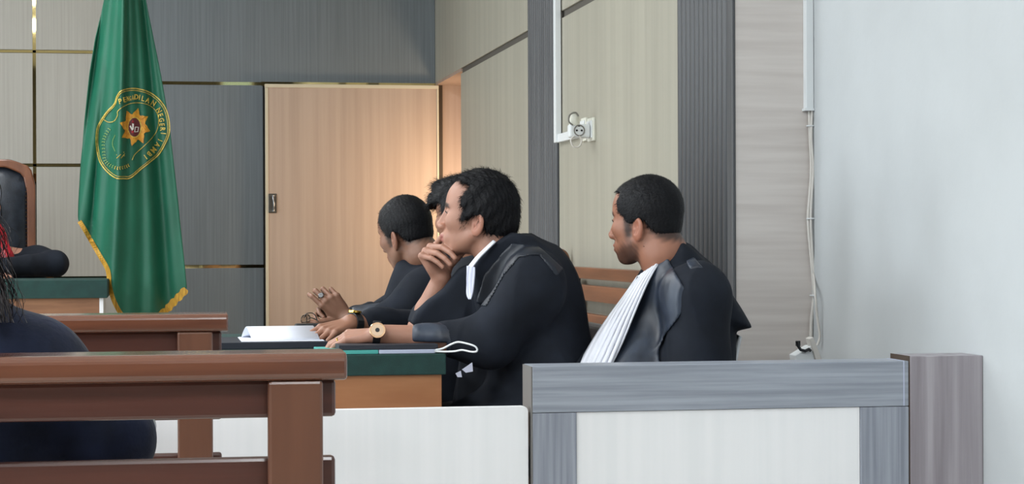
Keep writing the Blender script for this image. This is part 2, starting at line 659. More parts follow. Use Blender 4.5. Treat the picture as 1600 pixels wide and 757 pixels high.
def strip(x0, x1, z0, z1):
    return box('gold_strip', x0, x1, YB + 0.002, YB + 0.02, z0, z1, M['gold'], wb)


panel(xg, XR + g, Z0, H_CEIL, M['grey_back'])
panel(xg, xd0, zlow, Z0, M['grey_back'])
panel(xg, xd0, 0, zlow, M['grey_back'])
strip(xg, XR, Z0 - g, Z0 + g)
strip(xg, xd0, zlow - g, zlow + g)
zb = [0.0, W(110, 435, YB)[2], W(90, 258.5, YB)[2], W(60, 80.5, YB)[2], H_CEIL]
xv = W(53.5, 80, YB)[0]
xs = [XL, xv - 2.4, xv - 1.2, xv, xg]
for i in range(4):
    for j in range(4):
        panel(xs[i], xs[i + 1], zb[j], zb[j + 1], M['beige_back'])
for z in zb[1:4]:
    strip(XL, xg, z - g * 0.8, z + g * 0.8)
for x in xs[1:4]:
    strip(x - g, x + g, 0, H_CEIL)

# --- sliding door on the back wall and the passage opening beside it
yd = YB - 0.06
dx0, dx1 = W(414.5, 300, yd)[0], W(686, 300, yd)[0]
door = struct(box('door_1', dx0, dx1, yd, yd + 0.035, 0.01, W(500, 137, yd)[2], M['door']))
ztop = W(500, 132, yd)[2]
box('top_edge_band', dx0, dx1, yd - 0.006, yd + 0.036, ztop - 0.022, ztop, M['door_edge'], door, bevel=0.002)
box('side_edge_band', dx0, dx0 + 0.02, yd - 0.006, yd + 0.036, 0.0, ztop - 0.023, M['door_edge'], door, bevel=0.002)
box('side_edge_band', dx1 - 0.012, dx1, yd - 0.006, yd + 0.036, 0.0, ztop - 0.023, M['door_edge'], door, bevel=0.002)
hx, hz = W(426, 318, yd)[0], W(426, 318, yd)[2]
hp = box('pull_handle', hx - 0.026, hx + 0.026, yd - 0.008, yd, hz - 0.06, hz + 0.06, M['pewter'], door, bevel=0.004)
tube('grip', [(hx + 0.004, yd - 0.010, hz - 0.045), (hx + 0.004, yd - 0.026, hz - 0.03), (hx + 0.004, yd - 0.028, hz),
              (hx + 0.004, yd - 0.026, hz + 0.03), (hx + 0.004, yd - 0.010, hz + 0.045)], 0.007, M['steel'], hp)
boxes('screw_plate', [(hx - 0.02, hx + 0.02, yd - 0.012, yd - 0.008, hz + 0.04, hz + 0.056),
                      (hx - 0.02, hx + 0.02, yd - 0.012, yd - 0.008, hz - 0.056, hz - 0.04)], M['groove'], hp)
YO = W(720, 118, X=XR)[1]
track = struct(box('trim_1', dx0 - 0.02, XR, YB - 0.012, YB + 0.0, Z0 - 0.012, Z0 + 0.012, M['gold']))
struct(box('trim_2', dx1 + 0.002, dx1 + 0.03, YB - 0.02, YB + 0.01, 0, Z0, M['dark_gap']))
pas = struct(box('wall_passage_back', dx1 + 0.03, 3.0, YB - 0.01, YB + 0.02, 0, Z0, M['pink_wood']))
struct(box('wall_passage_end', 3.0, 3.05, YO - 0.1, YB, 0, Z0, M['pink_wood']))
struct(box('wall_passage_side', XR + 0.10, 3.0, YO - 0.05, YO - 0.001, 0, Z0, M['pink_wood']))
struct(box('ceiling_passage', XR + 0.002, 3.05, YO, YB, Z0, Z0 + 0.02, M['pink_wood']))

# --- right wall: backing, laminate panels, ribbed pilasters
wr = struct(box('wall_right', XR + 0.016, XR + 0.10, YS + 0.02, YO, 0.0, H_CEIL, M['groove']))
struct(box('wall_right_lintel', XR + 0.016, XR + 0.10, YO, YB + 0.02, Z0 + 0.021, H_CEIL, M['groove']))
p828, p873, p1063, p1140 = [W(x, 100, X=XR)[1] for x in (828.5, 873, 1063, 1140)]
gz = 0.016


def rpanel(y0, y1, z0, z1, m=M['beige_right'], name='wall_panel'):
    return box(name, XR, XR + 0.016, y0 + 0.002, y1 - 0.002, z0, z1, m, wr, bevel=0.0015, seg=1)


rpanel(p828, YB, Z0 + gz, H_CEIL)
rpanel(p828, YO, 0, Z0 - gz)
rpanel(p1063, p873, Z0 + gz, H_CEIL)
rpanel(p1063, p873, 0, Z0 - gz)
boxes('joint_strip', [(XR + 0.010, XR + 0.017, p828, YO, Z0 - gz, Z0 + gz), (XR + 0.010, XR + 0.017, p1063, p873, Z0 - gz, Z0 + gz)],
      M['groove'], wr)


def rib_mb(y, w):
    s = []
    for a in range(6):
        an = math.pi * a / 5
        s.append((XR + 0.004 - 0.020 * math.sin(an), y + w / 2 * math.cos(an), 0.0))
    return s


def pilaster(y0, y1, n, single):
    p = box('pilaster', XR - 0.004, XR + 0.016, y0, y1, 0, H_CEIL, M['rib_back'], wr)
    w = (y1 - y0) / n
    if single:
        first = None
        for i in range(n):
            if first is None:
                first = prism('rib', rib_mb(y0 + w * (i + .5), w * 0.8), (0, 0, H_CEIL), M['grey_right'], p, smooth=True)
                first.data.polygons[0].use_smooth = False
            else:
                c = first.copy()
                COL.objects.link(c)
                c.location = (0, w * i, 0)
    else:
        v, f = [], []
        for i in range(n):
            pl = rib_mb(y0 + w * (i + .5), w * 0.8)
            k = len(v)
            v += pl + [(a, b, H_CEIL) for a, b, _ in pl]
            f += [(k + j, k + (j + 1) % 6, k + 6 + (j + 1) % 6, k + 6 + j) for j in range(6)]
        o = mesh_obj('fine_ribs', v, f, M['grey_right'], p)
        o['kind'] = 'stuff'


pilaster(p1140, p1063, 11, True)
pilaster(p873, p828, 14, False)
box('edge_trim', XR - 0.01, XR + 0.0008, YS - 0.003, p1140, 0, H_CEIL, M['grey_right'], wr, bevel=0.003)
# --- stepped wall facing the camera, then the white plaster wall
struct(box('wall_step', XR + 0.001, XW, YS, YS + 0.02, 0, H_CEIL, M['pale_grain']))
struct(box('wall_right_front', XW, XW + 0.15, YR, YS + 0.02, 0, H_CEIL, M['plaster']))
# --- rear wall with a tall narrow window, left wall with three windows
RX = lambda px: W(px, 131, YB)[0] * (YB + YB - YR) / YB
rx0, rx1 = RX(345), RX(396)
boxes_rear = [(XL - 0.2, rx0, YR - 0.15, YR, 0, H_CEIL), (rx1, XW + 0.15, YR - 0.15, YR, 0, H_CEIL),
              (rx0, rx1, YR - 0.15, YR, 0, 0.5), (rx0, rx1, YR - 0.15, YR, 3.56, H_CEIL)]
struct(boxes('wall_rear', boxes_rear, M['rear']))
wn = struct(boxes('window_1', [(rx0, rx0 + 0.03, YR - 0.1, YR, 0.5, 3.56), (rx1 - 0.03, rx1, YR - 0.1, YR, 0.5, 3.56),
                               (rx0, rx1, YR - 0.1, YR, 0.5, 0.54), (rx0, rx1, YR - 0.1, YR, 3.53, 3.56)], M['frame_white']))
box('pane', rx0 + 0.03, rx1 - 0.03, YR - 0.06, YR - 0.055, 0.54, 3.53, M['glass'], wn)
lw = [(XL - 0.15, XL, YR, YB, 0, 0.8), (XL - 0.15, XL, YR, YB, 2.7, H_CEIL)]
ys_ = [YR]
for wy in (1.0, 4.5, 8.0):
    ys_ += [wy - 0.8, wy + 0.8]
ys_.append(YB)
for i in range(0, len(ys_), 2):
    lw.append((XL - 0.15, XL, ys_[i], ys_[i + 1], 0.8, 2.7))
struct(boxes('wall_left', lw, M['plaster']))
for i, wy in enumerate((1.0, 4.5, 8.0)):
    w_ = struct(boxes('window_%d' % (i + 2), [(XL - 0.1, XL, wy - 0.8, wy - 0.75, 0.8, 2.7), (XL - 0.1, XL, wy + 0.75, wy + 0.8, 0.8, 2.7),
                                             (XL - 0.1, XL, wy - 0.8, wy + 0.8, 0.8, 0.85), (XL - 0.1, XL, wy - 0.8, wy + 0.8, 2.65, 2.7),
                                             (XL - 0.08, XL - 0.03, wy - 0.025, wy + 0.025, 0.85, 2.65)], M['frame_white']))
    box('pane', XL - 0.06, XL - 0.055, wy - 0.75, wy + 0.75, 0.85, 2.65, M['glass'], w_)
# --- ceiling lamps
cl = None
for lx, ly in LAMPS:
    if cl is None:
        cl = thing('ceiling_light', (lx, ly, H_CEIL), 'flat rectangular white ceiling light panel above the courtroom', 'ceiling light',
                   'ceiling light panels')
        boxes('frame', [(lx - 0.31, lx + 0.31, ly - 0.61, ly - 0.58, H_CEIL - 0.04, H_CEIL), (lx - 0.31, lx + 0.31, ly + 0.58, ly + 0.61, H_CEIL - 0.04, H_CEIL),
                        (lx - 0.31, lx - 0.28, ly - 0.58, ly + 0.58, H_CEIL - 0.04, H_CEIL), (lx + 0.28, lx + 0.31, ly - 0.58, ly + 0.58, H_CEIL - 0.04, H_CEIL)],
              M['frame_white'], cl)
        box('diffuser', lx - 0.28, lx + 0.28, ly - 0.58, ly + 0.58, H_CEIL - 0.03, H_CEIL - 0.02, M['lamp'], cl)
        c0 = (lx, ly)
    else:
        copy_tree(cl, (lx - c0[0], ly - c0[1], 0))

# --- platform of the judges' bench
struct(box('platform', -4.4, -0.32 + 0.35, 10.2, YB, 0.0, 0.15, M['floor'], bevel=0.005))

# ================================================================== FURNITURE
# --- low railing with a white inset panel, its end post, and the white gate
YF = W(1535, 560, X=XW)[1]
fx0, fx1 = W(832, 573, YF)[0], W(1420, 565, YF)[0]
sx0, sx1 = W(901, 660, YF)[0], W(1345, 660, YF)[0]
fzt, fzb = 0.807, W(1100, 641, YF)[2]
YF2 = YF + 0.115
rl = thing('court_railing', ((fx0 + fx1) / 2, YF + 0.05, 0), 'low grey wood-look railing with a white inset panel, in front of the man at right', 'railing')
box('top_rail', fx0, fx1, YF, YF2, fzb, fzt, M['fence_h'], rl, bevel=0.002)
box('stile', fx0, sx0, YF, YF2, 0.0, fzb - 0.001, M['fence_v'], rl, bevel=0.002)
box('stile', sx1, fx1, YF, YF2, 0.0, fzb - 0.001, M['fence_v'], rl, bevel=0.002)
box('inset_panel', sx0 + 0.001, sx1 - 0.001, YF + 0.006, YF2 - 0.006, 0.10, fzb - 0.001, M['white_lam'], rl)
box('bottom_rail', sx0 + 0.001, sx1 - 0.001, YF, YF2, 0.0, 0.099, M['fence_h'], rl, bevel=0.002)
box('edge_band', fx0 - 0.003, fx0, YF + 0.001, YF2, 0.0, fzt - 0.001, M['edge_dark'], rl)
box('edge_band', fx1 - 0.014, fx1 - 0.0115, YF - 0.0006, YF2, fzb + 0.001, fzt + 0.0006, M['lilac_card'], rl)
po = thing('end_post', ((fx1 + XW) / 2, YF + 0.05, 0), 'mauve-grey wood-look end post of the railing against the white wall', 'post')
box('post_body', fx1 + 0.002, XW - 0.001, YF - 0.004, YF2 + 0.01, 0.0, 0.818, M['fence_post'], po, bevel=0.0015)
box('side_band', fx1 + 0.0002, fx1 + 0.002, YF - 0.002, YF2 + 0.012, 0.0, 0.819, M['dark_gap'], po)
gx1 = W(826.5, 636, YF)[0]
gt = thing('low_gate', (gx1 - 0.45, YF + 0.02, 0), 'low white laminate gate panel to the left of the grey railing', 'gate')
gw, gh, rr = 0.95, W(826, 636, YF)[2], 0.012
arc = [(gx1 - rr + rr * math.cos(a), YF + 0.01, gh - rr + rr * math.sin(a)) for a in np.linspace(0, math.pi / 2, 5)]
arc2 = [(gx1 - gw + rr + rr * math.cos(a), YF + 0.01, gh - rr + rr * math.sin(a)) for a in np.linspace(math.pi / 2, math.pi, 5)]
prism('gate_leaf', [(gx1, YF + 0.01, 0.06)] + arc + arc2 + [(gx1 - gw, YF + 0.01, 0.06)], (0, 0.03, 0), M['white_lam'], gt, bevel=0.001)
for zc in (0.18, 0.58):
    box('hinge', gx1 - 0.03, fx0 - 0.003, YF + 0.041, YF + 0.047, zc - 0.04, zc + 0.04, M['steel'], gt)
boxes('foot', [(gx1 - gw + 0.02, gx1 - gw + 0.06, YF + 0.0, YF + 0.05, 0.0, 0.06)], M['steel'], gt)


# --- slatted gallery benches, seen from behind
BS = 0.88


def bench(label, px, py, y):
    """px, py: photo pixel of the right end of the top rail; y: depth"""
    e = W(px, py, y)
    x1, zt = e[0], 0.961
    L = 2.2
    k_ = BS
    b = thing('slatted_bench', (x1 - L / 2, y + 0.25, 0), label, 'bench')
    pr_ = []
    for yy, zz in ((-.022, -.042), (-.028, -.036), (-.028, -.010), (-.020, -.002), (.055, .0), (.062, -.006), (.062, -.036), (.055, -.042)):
        pr_.append((x1 - L, y + yy * k_, zt + zz * k_))
    prism('top_rail', pr_, (L, 0, 0), M['bench'], b, bevel=0.004)
    tb_ = zt - .0425 * k_
    for z0, z1, off in ((-.098, -.0430, .0), (-.245, -.157, .01), (-.415, -.322, .02)):
        box('back_slat', x1 - L + .012, x1 - .012, y + (.012 + off) * k_, y + (.036 + off) * k_, zt + z0 * k_, zt + z1 * k_, M['bench_dark'], b, bevel=0.005)
    for px_ in (x1 - .114 * k_, x1 - L + .028):
        w = .079 * k_
        box('back_post', px_, px_ + w, y - .022 * k_, y + .010 * k_, 0.0, tb_, M['bench_post'], b, bevel=0.004)
        box('front_leg', px_, px_ + w, y + .40, y + .45, 0.0, .419, M['bench_post'], b, bevel=0.004)
        box('seat_bearer', px_ + .01, px_ + w - .01, y + .0105, y + .399, .36, .419, M['bench_post'], b, bevel=0.003)
        box('armrest', px_ + .005, px_ + w - .005, y + .07, y + .46, .64, .672, M['bench'], b, bevel=0.008)
        box('arm_post', px_ + .012, px_ + w - .012, y + .41, y + .445, .443, .639, M['bench_post'], b, bevel=0.003)
    for k in range(5):
        box('seat_slat', x1 - L + .012, x1 - .012, y + .05 + k * .082, y + .125 + k * .082, .42, .442, M['bench'], b, bevel=0.004)
    return b


bench('brown varnished slatted bench nearest the camera, its back across the lower left', 540, 548, 2.64)
bench('brown varnished slatted bench further ahead, behind the nearest bench', 356, 487, 2.64 * 1.567)

# --- bench along the right wall behind the lawyers
yb1 = 8.50
yb0 = yb1 - 2.1
wbn = thing('wall_bench', (1.50, 7.5, 0), 'orange-brown slatted bench with a curled arm along the panelled right wall', 'bench')
for k, (z0, z1, xo) in enumerate(((.955, 1.0, 0.0), (.872, .932, -.012), (.764, .826, -.03), (.66, .72, -.045))):
    prism('back_slat', [(1.655 + xo, yb0, z0), (1.68 + xo, yb0, z0), (1.685 + xo, yb0, z1), (1.645 + xo if k == 0 else 1.66 + xo, yb0, z1)],
          (0, yb1 - yb0, 0), M['bench_orange'], wbn, bevel=0.004)
for yy in (yb0 + .3, yb1 - .28):
    prism('back_post', [(1.64, yy, .45), (1.70, yy, .45), (1.725, yy, .955), (1.69, yy, .955)], (0, .10, 0), M['bench_dark'], wbn, bevel=0.003)
    box('rear_leg', 1.64, 1.70, yy, yy + .1, 0, .449, M['bench_dark'], wbn, bevel=0.003)
    box('front_leg', 1.24, 1.30, yy, yy + .1, 0, .419, M['bench_dark'], wbn, bevel=0.003)
    box('seat_bearer', 1.30, 1.639, yy + .02, yy + .08, .36, .419, M['bench_dark'], wbn)
for k in range(4):
    box('seat_slat', 1.24 + k * .1, 1.33 + k * .1, yb0, yb1, .42, .445, M['bench_orange'], wbn, bevel=0.004)
ypx = lambda a, b_: W(a, b_, yb1 + 0.03)
tube('curled_arm', spline([ypx(838, 384), ypx(847, 398), ypx(855, 411), ypx(862, 398), ypx(871, 394), ypx(881, 398), ypx(885, 409), ypx(884, 424)], 6),
     0.017, M['bench_orange'], wbn, seg=10)

# --- lawyers' table
tx1 = W(697, 553, 5.3)[0]
tx0, ty0, ty1, tz = tx1 - 0.78, 5.30, 6.62, 0.809
tb = thing('lawyers_table', ((tx0 + tx1) / 2, (ty0 + ty1) / 2, 0), 'orange wooden table with a dark green top where the robed lawyers sit', 'table')
box('green_top', tx0, tx1, ty0, ty1, tz - .055, tz, M['green_cloth'], tb, bevel=0.003)
box('end_panel', tx0 + .02, W(690, 600, 5.31)[0], ty0 + .012, ty0 + .032, 0, tz - .0555, M['table_wood'], tb)
box('end_panel', tx0 + .02, W(690, 600, 5.31)[0], ty1 - .032, ty1 - .012, 0, tz - .0555, M['table_wood'], tb)
box('modesty_panel', tx0 + .03, tx0 + .05, ty0 + .033, ty1 - .033, .1, tz - .0555, M['table_wood'], tb)

# --- judges' table
jx1 = W(168, 450, 10.5)[0]
jt = thing('judge_table', (jx1 - 1.5, 10.85, 0.15), 'wooden judges table with a dark green top, left of the flag', 'table')
jz = W(100, 438, 10.5)[2]
box('green_top', jx1 - 3.2, jx1, 10.5, 11.15, jz - .092, jz, M['green_cloth'], jt, bevel=0.004)
box('front_panel', jx1 - 3.15, W(155, 470, 10.53)[0], 10.53, 10.55, .15, jz - .0925, M['judge_wood'], jt)
box('side_panel', W(155, 470, 10.53)[0] + .001, W(155, 470, 10.53)[0] + .02, 10.53, 11.12, .15, jz - .0925, M['white_lam'], jt)
box('side_panel', jx1 - 3.17, jx1 - 3.151, 10.53, 11.12, .15, jz - .0925, M['judge_wood'], jt)
# raised bead in the front panel
box('bead', jx1 - 3.0, W(140, 470, 10.53)[0], 10.522, 10.5295, .55, .565, M['chair_wood'], jt)

# --- judge's throne-like chair
Yc = 11.75
cx = W(-20, 330, Yc)[0]
cr = W(55, 300, Yc)[0]
hw = cr - cx
zt = W(0, 249, Yc)[2]
jc = thing('high_backed_chair', (cx, Yc, 0.15), 'carved wooden high-backed chair padded in black leather at the left edge', 'chair')


def crest(o, zt_, hw_):
    pts = []
    for s in np.linspace(-1, 1, 25):
        a = abs(s)
        z = zt_ - 0.0 - 0.055 * max(0, a - 0.45) ** 1.2 / 0.5 - (0.09 * ((a - 0.86) / 0.14) ** 2 if a > 0.86 else 0)
        pts.append((cx + s * hw_, z))
    return pts


out = crest(0, zt, hw)
inn = [(cx + (x - cx) * (1 - 0.045 / hw), z - 0.045) for x, z in out]
v, f = [], []
n = len(out)
outp = [(out[0][0], 0.5)] + out + [(out[-1][0], 0.5)]
innp = [(inn[0][0], 0.5)] + inn + [(inn[-1][0], 0.5)]
for yy in (Yc, Yc + 0.05):
    v += [(x, yy, z) for x, z in outp] + [(x, yy, z) for x, z in innp]
n2 = len(outp)
for i in range(n2 - 1):
    a, b_, c, d = i, i + 1, n2 + i + 1, n2 + i
    f.append((a, b_, c, d))
    f.append((2 * n2 + d, 2 * n2 + c, 2 * n2 + b_, 2 * n2 + a))
    f.append((a, 2 * n2 + a, 2 * n2 + b_, b_))
    f.append((d, c, 2 * n2 + c, 2 * n2 + d))
mesh_obj('back_frame', v, f, M['chair_wood'], jc, bevel=0.008)
v = []
rows, cols_ = 14, 16
f = []
for i in range(rows + 1):
    for j in range(cols_ + 1):
        s = -1 + 2 * j / cols_
        x = cx + s * (hw - 0.04)
        k = int(round((s + 1) / 2 * (n - 1)))
        ztp = inn[k][1] + 0.004
        t = i / rows
        z = 0.62 + (ztp - 0.62) * t
        bul = 0.05 * (1 - abs(s) ** 3) * (1 - abs(2 * t - 1) ** 3)
        v.append((x, Yc + 0.025 - bul, z))
for i in range(rows):
    for j in range(cols_):
        a = i * (cols_ + 1) + j
        f.append((a, a + 1, a + cols_ + 2, a + cols_ + 1))
mesh_obj('back_cushion', v, f, M['leather'], jc, smooth=True, solid=0.01)
st_v, st_f = [], []
for i in range(34):                                    # stud nails along the padding
    t = i / 33
    for sgn in (-1, 1):
        z = 0.66 + t * (zt - 0.16 - 0.66)
        k = len(st_v)
        x = cx + sgn * (hw - 0.05)
        r_ = 0.004
        st_v += [(x - r_, Yc - 0.004, z), (x, Yc - 0.004, z - r_), (x + r_, Yc - 0.004, z), (x, Yc - 0.004, z + r_), (x, Yc - 0.009, z)]
        st_f += [(k, k + 1, k + 4), (k + 1, k + 2, k + 4), (k + 2, k + 3, k + 4), (k + 3, k, k + 4)]
sn = mesh_obj('stud_nails', st_v, st_f, M['brass_dark'], jc)
sn['kind'] = 'stuff'
box('seat', cx - hw, cx + hw, Yc - 0.5, Yc + 0.04, 0.52, 0.62, M['leather'], jc, bevel=0.03, seg=3)
for sx in (-1, 1):
    box('leg', cx + sx * (hw - .03) - .025, cx + sx * (hw - .03) + .025, Yc - .48, Yc - .43, .15, .519, M['chair_wood'], jc, bevel=0.005)
    box('leg', cx + sx * (hw - .03) - .025, cx + sx * (hw - .03) + .025, Yc, Yc + .05, .15, .519, M['chair_wood'], jc, bevel=0.005)

# ================================================================== THE FLAG
YFl = 11.0
ROWS = [(-90, 172, 216), (0, 163, 228), (60, 149, 240), (115, 140, 251), (190, 132, 264), (260, 126, 272), (320, 122.5, 279), (343, 122, 281),
        (380, 145, 285), (418, 168, 289), (440, 170, 291), (452, 173, 292), (470, 179, 276), (487, 189, 255), (505, 205, 225)]
RY = [r[0] for r in ROWS]


def flag_lr(y):
    return np.interp(y, RY, [r[1] for r in ROWS]), np.interp(y, RY, [r[2] for r in ROWS])


def flag_depth(px, py):
    """folds of the cloth: ridges run down from the pole top and spread apart"""
    l, r = 172 - (py + 90) * 0.13, 216 + (py + 90) * 0.155
    u = (px - l) / (r - l)
    a = 0.35 + 0.65 * np.clip((py + 90) / 560, 0, 1)
    d = 0.045 * np.sin(u * 9.5 + 0.6) + 0.022 * np.sin(u * 21 + 1.2 + py * 0.004) + 0.012 * np.sin(u * 37 + py * 0.009)
    d += 0.028 * np.exp(-((u - 0.56 + 0.0002 * py) / 0.06) ** 2) * np.clip(1.1 - py / 500, 0.3, 1)
    d += 0.05 * np.exp(-((u - 0.17) / 0.03) ** 2) * np.clip((py - 150) / 120, 0, 1) * np.clip((470 - py) / 100, 0, 1)
    return a * d - 0.10 * np.sin(np.clip(u, 0, 1) * math.pi)


def FS(px, py, off=0.0):
    return W(px, py, YFl + float(flag_depth(px, py)) - off)


pole_x = 197
fl = thing('court_flag', W(pole_x, 500, YFl) * np.array([1, 1, 0]) + [0, 0, .15], 'green flag with yellow fringe and a round gold court emblem, hanging from its pole', 'flag')
v, f = [], []
NR, NC = 96, 60
ys = np.linspace(-90, 505, NR + 1)
for y in ys:
    l, r = flag_lr(y)
    for j in range(NC + 1):
        v.append(FS(l + (r - l) * j / NC, y))
for i in range(NR):
    for j in range(NC):
        a = i * (NC + 1) + j
        f.append((a, a + NC + 1, a + NC + 2, a + 1))
mesh_obj('cloth', v, f, M['flag'], fl, smooth=True, solid=0.004)


def ribbon(name, pts, w, m, parent, off=0.006, th=0.004, closed=False):
    """flat strip that lies on the cloth; pts in photo pixels, w in pixels"""
    pts = np.array(pts, float)
    n = len(pts)
    v, f = [], []
    ws = w if hasattr(w, '__len__') else [w] * n
    for i in range(n):
        a = pts[(i - 1) % n] if (closed or i) else pts[0]
        b = pts[(i + 1) % n] if (closed or i < n - 1) else pts[-1]
        t = (b - a) / (np.linalg.norm(b - a) + 1e-9)
        nn = np.array([-t[1], t[0]]) * ws[i] / 2
        p, q = pts[i] + nn, pts[i] - nn
        v += [FS(p[0], p[1], off), FS(q[0], q[1], off), FS(p[0], p[1], off - th), FS(q[0], q[1], off - th)]
    for i in range(n if closed else n - 1):
        j = (i + 1) % n
        f += [(4 * i, 4 * i + 1, 4 * j + 1, 4 * j), (4 * i, 4 * j, 4 * j + 2, 4 * i + 2), (4 * i + 1, 4 * i + 3, 4 * j + 3, 4 * j + 1),
              (4 * i + 2, 4 * j + 2, 4 * j + 3, 4 * i + 3)]
    return mesh_obj(name, v, f, m, parent)


def sp2(pts, n=6):
    return [tuple(p) for p in spline([np.array(p, float) for p in pts], n)]


# fringe along the lower edges
ribbon('fringe', sp2([(124, 346), (134, 362), (146, 383), (157, 402), (167, 419), (170, 432), (171, 446), (177, 468), (187, 488), (197, 500)], 6),
       7, M['fringe'], fl, off=0.008, th=0.012)
ribbon('fringe', sp2([(291, 452), (280, 464), (268, 476), (258, 487), (240, 500)], 5), [8 + 5 * abs(math.sin(i * .9)) for i in range(21)], M['fringe'], fl,
       off=0.008, th=0.012)
tube('pole', [W(pole_x, 500, YFl + 0.10) * np.array([1, 1, 0]) + [0, 0, 0.17], W(pole_x, -100, YFl + 0.10)], 0.014, M['chair_wood'], fl)
bx, by_ = W(pole_x, 500, YFl + .1)[:2]
prism('pole_base', [(bx + .09 * math.cos(a), by_ + .09 * math.sin(a), 0.151) for a in np.linspace(0, 2 * math.pi, 20, endpoint=False)],
      (0, 0, .03), M['chair_wood'], fl, bevel=0.006)
# --- emblem
ex = lambda p: (130 + p[0] / 4.45, 120 + p[1] / 4.45)
outer = [(232, 140), (262, 100), (330, 82), (400, 88), (468, 112), (530, 160), (575, 225), (596, 300), (600, 380), (580, 445), (530, 535), (470, 590),
         (400, 645), (330, 703), (280, 709), (222, 703), (160, 655), (115, 590), (95, 510), (90, 420), (100, 350), (132, 290), (168, 240), (215, 190)]
em = ribbon('emblem_border', sp2([ex(p) for p in outer] + [ex(outer[0])], 6), 1.7, M['gold_thread'], fl, off=0.009)
cxy = np.mean([ex(p) for p in outer], 0)
inner2 = [tuple(cxy + (np.array(ex(p)) - cxy) * 0.955) for p in outer]
ribbon('inner_border', sp2(inner2 + [inner2[0]], 6), 0.9, M['gold_thread'], em, off=0.009)
ring = [(140, 297), (175, 316), (215, 308), (238, 270), (240, 240), (285, 205), (340, 184), (410, 184), (470, 205), (512, 250), (524, 310), (512, 375),
        (475, 430), (420, 485), (360, 540), (340, 580)]
ribbon('inner_ring', sp2([ex(p) for p in ring], 6), 0.9, M['gold_thread'], em, off=0.009)
# star with curling flame points
sc_ = np.array([360, 350.0])
sp_ = []
NP = 8
for k in range(NP):
    a0 = math.radians(-82 + k * 45)
    for da, rr_ in ((-22, 84), (-14, 96), (-4, 106), (4, 126), (9, 110), (15, 90)):
        a = a0 + math.radians(da)
        sp_.append(ex(sc_ + np.array([math.cos(a) * rr_ * 0.86, math.sin(a) * rr_ * 1.08])))


def patch(name, poly, m, parent, off=0.010, th=0.003):
    c = np.mean(poly, 0)
    n = len(poly)
    K = 6 if n > 8 else 1
    v = [FS(c[0], c[1], off)]
    f = [(0, 1 + (i + 1) % n, 1 + i) for i in range(n)]
    for k in range(1, K + 1):
        for p in poly:
            q = c + (np.array(p) - c) * k / K
            v.append(FS(q[0], q[1], off))
    for k in range(K - 1):
        a, b = 1 + k * n, 1 + (k + 1) * n
        f += [(a + i, a + (i + 1) % n, b + (i + 1) % n, b + i) for i in range(n)]
    a, b = 1 + (K - 1) * n, 1 + K * n
    v += [FS(p[0], p[1], off - th) for p in poly]
    f += [(a + i, a + (i + 1) % n, b + (i + 1) % n, b + i) for i in range(n)]
    return mesh_obj(name, v, f, m, parent)


patch('flame_star', sp_, M['star'], em)
oval = lambda c, a, b, n=20, r=0: [ex((c[0] + a * math.cos(t) * math.cos(r) - b * math.sin(t) * math.sin(r),
                                     c[1] + a * math.cos(t) * math.sin(r) + b * math.sin(t) * math.cos(r))) for t in np.linspace(0, 2 * math.pi, n, endpoint=False)]
patch('oval_rim', oval((358, 352), 48, 72), M['gold_thread'], em, off=0.0115)
patch('oval_shield', oval((356, 352), 42, 66), M['maroon'], em, off=0.0125)
patch('shield_mark', [ex(p) for p in ((322, 345), (330, 338), (346, 368), (340, 376))], M['white_thread'], em, off=0.0135)
patch('shield_mark', [ex(p) for p in ((340, 325), (352, 328), (350, 368), (342, 366))], M['white_thread'], em, off=0.0135)
ribbon('shield_mark', [ex(p) for p in ((362, 350), (385, 352), (380, 382), (358, 384), (362, 350))], 1.4, M['white_thread'], em, off=0.0135)
patch('shield_dot', oval((343, 384), 9, 9, 8), M['red_satin'], em, off=0.0135)
patch('shield_dot', oval((345, 312), 8, 8, 8), M['red_satin'], em, off=0.0135)
# leaf wreath at the lower left
wr_pts = sp2([ex(p) for p in ((195, 345), (160, 395), (140, 450), (142, 520), (150, 580), (185, 615), (235, 636), (285, 630), (325, 612))], 3)
for i in range(1, len(wr_pts) - 1):
    p = np.array(wr_pts[i])
    t = np.array(wr_pts[i + 1]) - np.array(wr_pts[i - 1])
    t = t / np.linalg.norm(t)
    for sg in (-1, 1):
        nn = np.array([-t[1], t[0]]) * sg
        tip = p + t * 1.6 + nn * 3.0
        patch('wreath_leaf', [p, p + t * 1.5 + nn * 0.7, tip, p + nn * 1.9 + t * 0.1], M['dull_thread'] if i < 17 else M['gold_thread'], em, off=0.009)
ribbon('curved_stroke', sp2([ex(p) for p in ((222, 405), (205, 445), (205, 480), (222, 520))], 4), 0.8, M['dull_thread'], em, off=0.009)
for q in (((230, 545), (285, 525)), ((240, 560), (290, 550)), ((232, 568), (262, 540)), ((262, 568), (290, 535))):
    ribbon('ribbon_stroke', [ex(q[0]), ex(q[1])], 1.0, M['gold_thread'], em, off=0.009)


def letter_verts(ch):
    cu = bpy.data.curves.new('letter', 'FONT')
    cu.body = ch
    cu.size = 1
    cu.align_x = 'CENTER'
    cu.offset = 0.018
    cu.resolution_u = 2
    o = bpy.data.objects.new('letter', cu)
    COL.objects.link(o)
    bpy.context.view_layer.update()
    me = bpy.data.meshes.new_from_object(o.evaluated_get(bpy.context.evaluated_depsgraph_get()))
    vs = [(p.co.x, p.co.y) for p in me.vertices]
    fs = [tuple(p.vertices) for p in me.polygons]
    bpy.data.objects.remove(o)
    bpy.data.curves.remove(cu)
    bpy.data.meshes.remove(me)
    a = np.array(vs)
    c = (a.max(0) + a.min(0)) / 2
    return (a - c) / (a[:, 1].max() - a[:, 1].min()), fs


